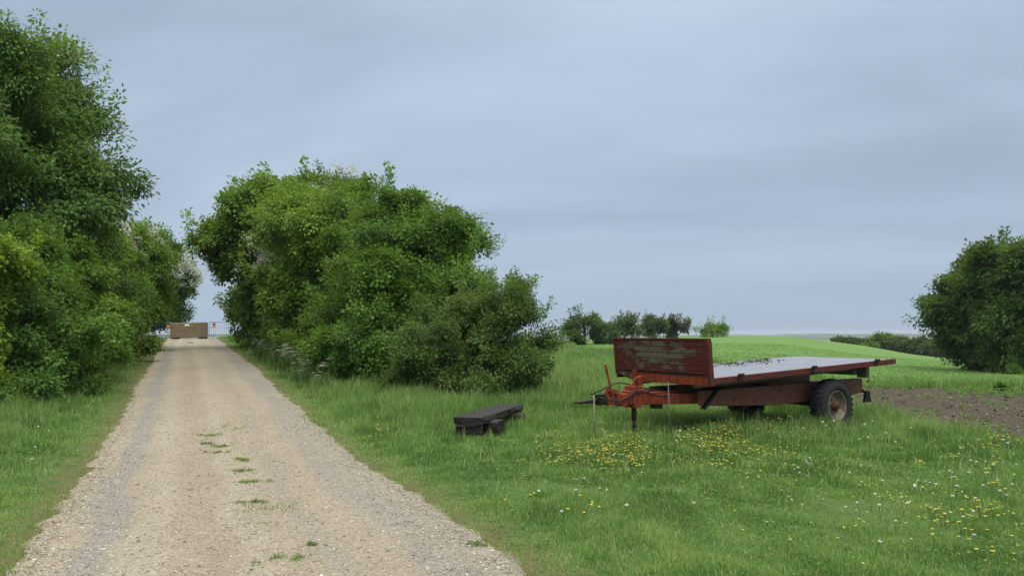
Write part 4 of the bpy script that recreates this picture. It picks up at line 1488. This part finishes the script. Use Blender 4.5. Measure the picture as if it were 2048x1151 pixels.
def wheel(b0, sgn):
    """b0: outer face offset, sgn: -1 outer face towards -b"""
    w = empty('wheel', (3.25, b0, .285))
    w.parent = tr
    o = lambda y: -sgn * y          # depth from the outer face inwards
    prof = [(.275, .035), (.30, .010), (.345, .0), (.40, .008), (.445, .032), (.468, .055), (.470, .15), (.468, .245), (.445, .268), (.40, .292), (.345, .30), (.30, .29), (.275, .265)]
    tb = MB().lathe([(r, o(y)) for r, y in prof], 64, closed=True)
    for k in range(30):
        for s2 in (0, 1):
            a0 = 2 * math.pi * (k + .5 * s2) / 30
            y0, y1 = (.018, .135) if s2 == 0 else (.165, .282)
            vs = []
            for da, rr_, yy_ in ((-.055, .45, y0), (.055, .45, y0), (.055 + (.05 if s2 == 0 else -.05), .455, y1), (-.055 + (.05 if s2 == 0 else -.05), .455, y1)):
                vs.append((a0 + da, rr_, yy_))
            out_ = [(a_, (.462 if abs(y_ - .15) > .1 else .487), y_) for a_, r_, y_ in vs]
            cv = lambda p: (p[1] * math.cos(p[0]), o(p[2]), p[1] * math.sin(p[0]))
            tb.add([cv(p) for p in vs] + [cv(p) for p in out_], [(0, 1, 2, 3), (4, 5, 6, 7), (0, 1, 5, 4), (1, 2, 6, 5), (2, 3, 7, 6), (3, 0, 4, 7)])
    tb.build('tyre', M_RUBBER, w)
    rp = [(.276, .03), (.262, .022), (.252, .035), (.246, .075), (.215, .095), (.205, .13), (.19, .135), (.11, .12), (.10, .10), (0, .10), (0, .14), (.12, .15), (.21, .15), (.255, .10), (.276, .05)]
    MB().lathe([(r, o(y)) for r, y in rp], 48).build('rim', M_RIM, w)
    hubm = MB().lathe([(.095, o(.105)), (.09, o(.06)), (.06, o(.045)), (.055, o(.02)), (0, o(.018))], 24)
    for k in range(6):
        t_ = math.pi * 2 * k / 6
        hubm.lathe([(.014, o(.11)), (.014, o(.075)), (0, o(.075))], 6, c=(.125 * math.cos(t_), 0, .125 * math.sin(t_)), smooth=False)
    hubm.build('hub', M_RUST, w)
    return w


wheel(.03, -1)
wheel(2.27, 1)
# rear lamp bracket hanging from the chassis end
lb = MB().bar((4.68, .50, .47), (4.78, .45, .43), .04, .05).prism([(4.70, .44), (4.80, .44), (4.87, .25), (4.64, .25)], lambda a, z: (a, .42, z), lambda a, z: (a, .47, z)).build('mudflap', M_RUBBER, tr, .004)
MB().lathe([(0, -.012), (.03, -.012), (.034, 0), (0, 0)], 16, c=(4.80, .418, .45)).build('reflector', plain('red_reflector', (.35, .02, .015), .25, .5), tr)

M_STAKE = plain('pale_wood', (.24, .225, .185), .85, .1, var=.3, scale=12)
# two pale stakes in the grass by the drawbar
for px, py0, d_, lab in ((1187, 788, 11.45, 'thin pale stake standing beside the tow hitch'), (1335, 762, 11.9, 'thin grey stake standing in front of the drawbar below the headboard')):
    x_ = at(px, d_)
    z0 = h1(x_, d_)
    ht = zat(py0, d_) - z0
    s_ = MB().tube([(0, 0, -.05), (.006, 0, ht * .5), (-.004, 0, ht)], [.013, .012, .010] if px < 1200 else [.010, .009, .008], 7).build('stake', M_STAKE if px < 1200 else M_GREYWOOD)
    s_.location = (x_, d_, z0)
    tag(s_, lab, 'stake', 'stakes by the trailer')


# ------------------------------------------------------------------ log bench
def wood_mat():
    t = NT('wet_dark_wood')
    n = t.noise(t.co((1.0, 14, 14)), 1.6, 6, .65, .3)
    n2 = t.noise(t.co(), 16, 4, .6)
    c = t.ramp(n, [(.3, (.008, .007, .006)), (.55, (.020, .017, .015)), (.8, (.045, .039, .034))])
    t.bsdf(c, t.rng(n2, .3, .7, .45, .75), .3, normal=t.bump(n, .9, .03))
    return t.m


def log_mesh(L, W, T, seed, nseg=26, m=20, halfround=True):
    """hewn log lying along x, flat on top"""
    rng = np.random.default_rng(seed)
    V, Fs = [], []
    for i in range(nseg + 1):
        x = L * i / nseg
        for k in range(m):
            a = 2 * math.pi * k / m
            ca, sa = math.cos(a), math.sin(a)
            yv = W / 2 * math.copysign(abs(ca) ** .6, ca)
            zv = T * (math.copysign(abs(sa) ** (.35 if sa > 0 else .8), sa))
            zv = min(zv, T * .72) if halfround else zv
            j = 1 + .13 * (vnoise(x * 2.3 + seed, k * .9, seed) - .5) + .09 * (vnoise(x * 8, k * 2.1, seed + 3) - .5)
            V.append((x + (.04 * (vnoise(k * .7, i * 1.0, seed + 5) - .5) if i in (0, nseg) else 0), float(yv * j), float(zv * (j if sa < 0 else 1 + (j - 1) * .35))))
    for i in range(nseg):
        for k in range(m):
            k2 = (k + 1) % m
            Fs.append((i * m + k, i * m + k2, (i + 1) * m + k2, (i + 1) * m + k))
    Fs.append(tuple(range(m)))
    Fs.append(tuple(nseg * m + k for k in reversed(range(m))))
    mb = MB()
    mb.add(V, Fs)
    return mb


BX, BY = -.68, 11.35
bang = math.atan2(2.25, .70)
bench = empty('log_bench', (BX, BY, h1(BX, BY)), bang)
tag(bench, 'low dark bench of a hewn log on stumps, in the grass beside the bush', 'bench')
MW = wood_mat()
o = log_mesh(2.2, .46, .078, 5).map(lambda x, y, z: (x, y, z + .255 + (.03 * vnoise(x * 5, 1.0, 3) - .03 if z < 0 else 0))).build('seat', MW, bench, .008)
for a_, rr_, ln, sd in ((.50, .15, .62, 7), (1.85, .13, .55, 9)):
    lm = log_mesh(ln, rr_ * 2, rr_, sd, 10, 16, False).map(lambda x, y, z, a_=a_, ln=ln, rr_=rr_: (a_ + y, -ln * .62 + x, z + rr_ * .55))
    lm.build('support_log', MW, bench, .008)
MB().box((.02, -.22, -.05), (.11, .20, .19)).build('end_board', MW, bench, .015)


# ------------------------------------------------------------------ block and barriers on the crest
def block_mat():
    t = NT('stained_concrete')
    n = t.noise(t.co((1, 1, 1)), 2.5, 6, .65)
    s_ = t.noise(t.co((6, 6, .5)), 1.5, 4, .6)
    c = t.ramp(n, [(.3, (.13, .095, .06)), (.7, (.23, .175, .118))])
    c = t.mix(t.rng(s_, .5, .7, 0, .5), c, (.10, .075, .055))
    t.bsdf(c, .85, .2, normal=t.bump(n, .3, .02))
    return t.m


yb = 50.0
xb = at(380, yb)
zb = h1(xb, yb)
blk = empty('concrete_block', (xb, yb, zb), R(3))
blk.rotation_euler = (0, R(-1.6), R(3))
tag(blk, 'brown stained concrete block lying across the track at its crest', 'block')
(MB().prism([(-1.11, .07), (1.11, .07), (1.11, 1.0), (1.06, 1.06), (-1.06, 1.06), (-1.11, 1.0)], lambda a, z: (a, -.40 - .03 * (1 - z), z), lambda a, z: (a, .40, z))
 .build('block_body', block_mat(), blk, .03))
MB().box((-1.115, -.36, 1.03), (1.115, .41, 1.075)).build('top_slab', plain('grey_concrete', (.25, .25, .24), .9, .15), blk, .02)
for x0 in (-1.08, .74):
    MB().box((x0, -.38, -.12), (x0 + .34, .38, .068)).build('foot', plain('dark_concrete', (.05, .045, .04), .9), blk, .02)
MB().box((-.14, -.418, .84), (.16, -.408, .98)).build('label_plate', plain('white_plate', (.75, .75, .74), .5, var=.08), blk, .003)


def barrier(x0, y0, rz, mat, label, sign_x):
    r_ = empty('crowd_barrier', (x0, y0, h1(x0, y0)), rz)
    tag(r_, label, 'barrier', 'barriers beside the concrete block')
    W_ = 2.3
    f = MB()
    f.tube([(0, 0, .10), (0, 0, 1.02), (.03, 0, 1.09), (.09, 0, 1.12), (W_ - .09, 0, 1.12), (W_ - .03, 0, 1.09), (W_, 0, 1.02), (W_, 0, .10)], .021, 8)
    f.tube([(0, 0, .20), (W_, 0, .20)], .018, 8)
    f.build('frame', mat, r_)
    for k in range(1, 16):
        MB().tube([(W_ * k / 16, 0, .20), (W_ * k / 16, 0, 1.12)], .010, 6).build('bar', mat, r_)
    for x_ in (.25, W_ - .25):
        MB().tube([(x_, -.32, -.01), (x_, -.28, .05), (x_, 0, .20), (x_, .28, .05), (x_, .32, -.01)], .018, 8).build('foot', mat, r_)
    sg = MB().box((sign_x - .10, -.035, .72), (sign_x + .10, -.022, 1.06)).build('sign', plain('orange_panel', (.72, .24, .10), .5, var=.1), r_, .003)
    MB().box((sign_x - .06, -.040, .93), (sign_x + .06, -.0355, 1.04)).build('sign_mark', plain('dark_mark', (.03, .02, .03), .6), sg)
    return r_


M_GALV = plain('galvanised_tube', (.22, .27, .33), .45, .4, .5, .15)
M_GREEN = plain('green_tube', (.05, .12, .085), .5, .4, 0, .2)
barrier(at(419.5, 51), 51, R(4), M_GALV, 'grey tubular barrier with an orange panel, right of the concrete block', .32)
barrier(at(345, 51.2) - 2.3, 51.2, R(-2), M_GREEN, 'green tubular barrier with an orange panel, left of the concrete block', 2.08)


# ------------------------------------------------------------------ flowers and small plants
M_STEM = leaf_mat('flower_stem', [(0, (.06, .12, .03)), (1, (.10, .18, .05))])
M_YELLOW = plain('buttercup_petal', (.62, .50, .02), .35, .5, var=.12, bump=0)
M_PUFF = leaf_mat('dandelion_puff', [(0, (.62, .62, .58)), (1, (.78, .78, .75))], .45, (.8, .8, .78), .8, .1)
M_UMBEL = leaf_mat('umbel_white', [(0, (.36, .40, .27)), (1, (.55, .57, .45))], .35, (.7, .7, .6), .7, .1)


def join_mb(name, parts):
    """[(MB, material)] -> one mesh with several materials"""
    v, f, mi = [], [], []
    for k, (m_, _) in enumerate(parts):
        o_ = len(v)
        v += m_.v
        f += [tuple(i + o_ for i in q_) for q_ in m_.f]
        mi += [k] * len(m_.f)
    me = bpy.data.meshes.new(name)
    me.from_pydata(v, [], f)
    for _, mt in parts:
        me.materials.append(mt)
    me.polygons.foreach_set('material_index', mi)
    a = me.attributes.new('tone', 'FLOAT', 'POINT')
    a.data.foreach_set('value', np.full(len(v), .5, np.float32))
    return me


def buttercup_mb(rng, h, heads=1):
    st, fl = MB(), MB()
    for k in range(heads):
        a = rng.uniform(0, 6.28)
        r_ = 0.0 if heads == 1 else rng.uniform(.04, .13)
        hh = h * rng.uniform(.68, 1.0)
        tip = Vector((math.cos(a) * r_, math.sin(a) * r_, hh))
        st.tube([(0, 0, -.02), (tip.x * .3, tip.y * .3, hh * .55), tip], [.0022, .002, .0016], 4, False)
        for j in range(5):
            t_ = 2 * math.pi * j / 5 + a
            c_, s2 = math.cos(t_), math.sin(t_)
            L = .0105
            p = [tip, tip + Vector((c_ * L - s2 * L * .55, s2 * L + c_ * L * .55, .010)), tip + Vector((c_ * L * 1.15, s2 * L * 1.15, .017)), tip + Vector((c_ * L + s2 * L * .55, s2 * L - c_ * L * .55, .010))]
            fl.add(p, [(0, 1, 2, 3)])
    return st, fl


rng = np.random.default_rng(77)
BUT = [join_mb('buttercup', list(zip(buttercup_mb(rng, .36, 1 + k % 3), (M_STEM, M_YELLOW)))) for k in range(6)]


def patch_pts(px, py, sx, sy, n, rng):
    """points on the ground spread round the photo spot (px, py)"""
    P = []
    for _ in range(n):
        x_ = rng.normal(px, sx)
        y_ = rng.normal(py, sy)
        if y_ < 700:
            continue
        d_ = 1.6 * 1480 / (y_ - 665)
        for _k in range(3):
            d_ = (1.6 - .22 - h1(at(x_, d_), d_)) * 1480 / (y_ - 665)
        X_ = at(x_, d_)
        if soil_in(np.array([X_]), np.array([d_]))[0] < 0 and trk_in(np.array([X_]), np.array([d_]))[0] < -.25:
            P.append((X_, d_))
    return P


# (photo x, photo y, spread x, spread y, count, label)
PB = [(1150, 880, 55, 16, 46, 'yellow buttercup in the patch between the bench and the drawbar'),
      (1245, 880, 28, 12, 62, 'yellow buttercup in the dense patch under the jack of the trailer'),
      (1420, 868, 40, 14, 80, 'yellow buttercup in the dense patch in front of the chassis'),
      (1540, 870, 50, 18, 34, 'yellow buttercup in the loose patch before the trailer wheel'),
      (1900, 900, 90, 50, 26, 'yellow buttercup in the grass before the bare soil'),
      (1978, 872, 14, 8, 12, 'yellow buttercup in the tall clump at the soil edge'),
      (1950, 1010, 60, 25, 20, 'yellow buttercup low in the right foreground grass'),
      (1090, 950, 90, 45, 8, 'yellow buttercup near the gravel edge before the bench'),
      (755, 850, 8, 5, 6, 'yellow buttercup in the small clump left of the bench')]
for px, py, sx_, sy_, n_, lab in PB:
    for X_, Y_ in patch_pts(px, py, sx_, sy_, n_, rng):
        k = int(rng.integers(6))
        o = obj('buttercup', BUT[k], None, (X_, Y_, h1(X_, Y_)))
        s_ = rng.uniform(.8, 1.15)
        gh = float(grass_height(np.array([X_]), np.array([Y_]))[0])
        o.scale = (1.15, 1.15, s_ * min(1.2, max(.45, (gh + .10) / .36)))
        o.rotation_euler = (rng.normal(0, .08), rng.normal(0, .08), rng.uniform(0, 6.28))
        tag(o, lab, 'flower', 'buttercups in the meadow')

# the uncountable rest of the buttercups: further back and in between
P = []
for px, py, sx_, sy_, n_ in ((1150, 745, 60, 28, 420), (1180, 800, 70, 30, 160), (1440, 865, 60, 22, 260), (1200, 880, 85, 20, 240), (1800, 940, 170, 60, 110), (1620, 900, 120, 45, 90)):
    P += patch_pts(px, py, sx_, sy_, n_, rng)
P = np.array(P)
n = len(P)
hz_ = hgt(P[:, 0], P[:, 1]) + np.maximum(grass_height(P[:, 0], P[:, 1]) * rng.uniform(.9, 1.35, n), .1)
pos = np.repeat(np.stack([P[:, 0], P[:, 1], hz_], -1), 5, 0)
ang = np.tile(np.arange(5) * 2 * np.pi / 5, n) + np.repeat(rng.uniform(0, 6, n), 5)
ax = np.stack([np.cos(ang), np.sin(ang), np.full(5 * n, .45)], -1)
sc_ = np.repeat(np.clip(.019 * P[:, 1] / 14, .017, .034), 5)
sc_ = sc_ * .72
V, T = leaves(pos, unit(ax), np.tile(np.array([0, 0, 1.0]), (5 * n, 1)), sc_, sc_ * 1.1, 0)
me = np_mesh('buttercup_drifts', V, tris=T, mats=[M_YELLOW])
tag(obj('wildflowers', me), 'yellow haze of small buttercups spread through the far meadow', 'wildflowers', kind='stuff')


def puff_mb(rng, h, r_):
    st, fl = MB(), MB()
    tip = Vector((rng.normal(0, .02), rng.normal(0, .02), h))
    st.tube([(0, 0, -.02), (tip.x * .4, tip.y * .4, h * .5), tip], [.0025, .002, .002], 5, False)
    for k in range(70):
        d = Vector(rng.normal(size=3)).normalized()
        a = d.orthogonal().normalized()
        b2 = d.cross(a)
        c_ = tip + d * r_ * rng.uniform(.85, 1)
        s_ = r_ * .26
        fl.add([c_ + a * s_, c_ + b2 * s_, c_ - a * s_, c_ - b2 * s_], [(0, 1, 2, 3)])
    return st, fl


PUF = [join_mb('dandelion_clock', list(zip(puff_mb(rng, .30, .0145), (M_STEM, M_PUFF)))) for k in range(4)]
PD = [(1950, 935, 60, 42, 34, 'white dandelion clock in the scattered group before the bare soil'),
      (1850, 960, 40, 20, 14, 'white dandelion clock left of the scattered group before the soil'),
      (1690, 855, 60, 15, 12, 'white dandelion clock in the grass right of the trailer wheel'),
      (1605, 908, 12, 5, 5, 'white dandelion clock in the tight cluster before the wheel'),
      (1380, 868, 16, 7, 7, 'white dandelion clock among the buttercups by the chassis'),
      (1720, 990, 90, 30, 10, 'white dandelion clock in the middle of the foreground grass'),
      (1180, 930, 70, 35, 9, 'white dandelion clock in the grass between gravel and trailer'),
      (110, 870, 40, 18, 6, 'white dandelion clock on the left verge')]
for px, py, sx_, sy_, n_, lab in PD:
    for X_, Y_ in patch_pts(px, py, sx_, sy_, n_, rng):
        o = obj('dandelion_clock', PUF[int(rng.integers(4))], None, (X_, Y_, h1(X_, Y_)))
        gh = float(grass_height(np.array([X_]), np.array([Y_]))[0])
        s_ = rng.uniform(.75, 1.15)
        o.scale = (s_, s_, s_ * min(1.15, max(.5, (gh + .10) / .30)))
        o.rotation_euler = (rng.normal(0, .1), rng.normal(0, .1), rng.uniform(0, 6.28))
        tag(o, lab, 'flower', 'dandelion clocks in the grass')


# cow parsley along the right verge
def parsley(rng, h):
    st, fl = MB(), MB()
    for k in range(int(rng.integers(4, 7))):
        a = rng.uniform(0, 6.28)
        r_ = rng.uniform(.03, .16)
        tip = Vector((math.cos(a) * r_, math.sin(a) * r_, h * rng.uniform(.75, 1.0)))
        st.tube([(0, 0, -.03), (tip.x * .25, tip.y * .25, h * .5), tip], [.005, .004, .003], 4, False)
        for j in range(26):
            q = Vector((rng.normal(0, .04), rng.normal(0, .04), 0))
            c_ = tip + q + Vector((0, 0, .012 - q.length * .2))
            s_ = .0095
            fl.add([c_ + Vector((s_, 0, 0)), c_ + Vector((0, s_, .003)), c_ + Vector((-s_, 0, 0)), c_ + Vector((0, -s_, .003))], [(0, 1, 2, 3)])
        for j in range(3):
            zz_ = h * rng.uniform(.15, .6)
            c_ = Vector((tip.x * .25, tip.y * .25, zz_))
            dv = Vector((rng.normal(), rng.normal(), .2)).normalized() * .12
            sv = dv.cross(Vector((0, 0, 1))).normalized() * .03
            st.add([c_, c_ + dv * .5 + sv, c_ + dv, c_ + dv * .5 - sv], [(0, 1, 2, 3)])
    return st, fl


PAR = [join_mb('cow_parsley', list(zip(parsley(rng, .8), (M_STEM, M_UMBEL)))) for k in range(4)]
for (y0, y1, n_, lab) in ((16.5, 20.5, 16, 'white cow parsley on the verge at the near end of the right hedge'),
                          (20.5, 25, 26, 'white cow parsley in the middle of the right verge'),
                          (25, 36, 26, 'white cow parsley on the upper right verge')):
    for k in range(n_):
        Y_ = rng.uniform(y0, y1)
        X_ = trk_c(Y_) + TRK_HALF + rng.uniform(.25, .95)
        o = obj('cow_parsley', PAR[int(rng.integers(4))], None, (X_, Y_, h1(X_, Y_)))
        s_ = rng.uniform(.5, 1.05)
        o.scale = (s_, s_, s_)
        o.rotation_euler = (rng.normal(0, .08), rng.normal(0, .08), rng.uniform(0, 6.28))
        tag(o, lab, 'wildflower', 'cow parsley along the right verge')

# grass tufts on the crown of the track
TF = [(430, 868, .16, 'largest upper grass tuft of the row on the track'), (425, 885, .10, 'small grass tuft at the upper left of the row on the track'),
      (455, 890, .14, 'grass tuft just below the topmost one on the track'), (440, 903, .10, 'thin dark tuft left in the row on the track'),
      (490, 917, .16, 'pale tuft with a right hand tail in the track row'), (480, 940, .17, 'greenest tuft of the row on the track'),
      (515, 960, .16, 'brownish tuft below the greenest one on the track'), (530, 998, .14, 'lone olive tuft near the lower end of the row'),
      (580, 1110, .14, 'nearest bright green tuft on the track at the bottom'), (630, 1082, .05, 'tiny tuft above the nearest one on the track'),
      (385, 690, .30, 'dark tuft on the track just before the concrete block'), (965, 1083, .08, 'small dark tuft among stones at the right gravel edge')]
for i, (px, py, r_, lab) in enumerate(TF):
    rg = np.random.default_rng(500 + i)
    d_ = 1.6 * 1480 / (py - 665)
    for _k in range(6):
        d_ = (1.6 - h1(at(px, d_), d_)) * 1480 / (py - 665)
    if i == 10:
        d_ = 42.0
    X_ = at(px, d_)
    nb = int(300 + 900 * r_)
    a_ = rg.uniform(0, 6.28, nb)
    q_ = np.abs(rg.normal(0, .45, nb))
    kc_ = rg.integers(0, 5, nb)
    ox_, oy_ = rg.normal(0, r_ * .45, 5), rg.normal(0, r_ * .32, 5)
    x_ = np.cos(a_) * q_ * r_ * .9 + ox_[kc_]
    y_ = np.sin(a_) * q_ * r_ * .9 + oy_[kc_]
    tz = float(trk_z(np.array([X_]), np.array([d_]))[0])
    z_ = trk_z(X_ + x_, d_ + y_) - tz
    ht = rg.uniform(.010, .036, nb) * (1.2 - np.clip(q_, 0, 1)) * (1 + .02 * d_)
    V, q, t_, tn = grass_mesh('tuft', x_, y_, z_ - .004, ht, np.full(nb, .0035 + .0003 * d_), rg, .9, np.where(rg.random(nb) < .38, .97, np.clip(rg.normal(.28, .2, nb), 0, .97)))
    me = np_mesh('grass_tuft', V, q, t_, {'tone': tn}, mats=[LM['grass']])
    tag(obj('grass_tuft', me, None, (X_, d_, tz)), lab, 'grass tuft', 'grass tufts on the track')

# weeds along and on the soil
rng = np.random.default_rng(15)
n = 40000
x = rng.uniform(5, 34, n)
y = rng.uniform(10, 56, n)
i_ = soil_in(x, y)
far_edge = np.interp(x, [4, 7.2, 10, 12.3, 14, 17.1, 24, 40], [57, 51, 39, 30, 28, 26, 23, 19])
near = np.abs(y - far_edge + 1.6) < 3.2
cl = fbm(x * .6, y * .6, 131, 3)
pr = np.where(near, .75 * sstep(.42, .6, cl), .05 * sstep(.45, .6, cl)) + .015 * (i_ > 0) + .12 * (np.abs(i_) < .5)
keep = (rng.random(n) < pr) & (i_ > -2.5)
x, y = x[keep], y[keep]
per = 14
k = np.repeat(np.arange(len(x)), per)
hh = rng.uniform(.06, .24, len(x))
P = np.stack([x[k] + rng.normal(0, .06, len(k)), y[k] + rng.normal(0, .06, len(k)), soil_z(x, y)[k] + hh[k] * rng.random(len(k))], -1)
ang = rng.uniform(0, 6.28, len(k))
ax = unit(np.stack([np.cos(ang), np.sin(ang), rng.uniform(-.1, .9, len(k))], -1))
s_ = rng.uniform(.04, .10, len(k))
V, T = leaves(P, ax, np.array([0, 0, 1.]) + rng.normal(0, .3, P.shape), s_, s_ * .5)
me = np_mesh('weeds', V, tris=T, attrs={'tone': np.repeat(np.clip(rng.normal(.5, .2, len(k)), 0, 1), 4)}, mats=[LM['weed']])
tag(obj('weeds', me), 'green weeds sprouting along the far side of the bare soil', 'weeds', kind='stuff')

# ------------------------------------------------------------------ air
hm = bpy.data.materials.new('haze_air')
hm.use_nodes = True
hm.node_tree.nodes.clear()
ho = hm.node_tree.nodes.new('ShaderNodeOutputMaterial')
pv = hm.node_tree.nodes.new('ShaderNodeVolumePrincipled')
pv.inputs['Color'].default_value = (.70, .77, .86, 1)
pv.inputs['Density'].default_value = 0.00022
pv.inputs['Anisotropy'].default_value = 0.0
hm.node_tree.links.new(pv.outputs[0], ho.inputs['Volume'])
hzo = MB().box((-5000, -5000, -72), (5000, 5000, 12)).build('haze', hm)
tag(hzo, kind='stuff')
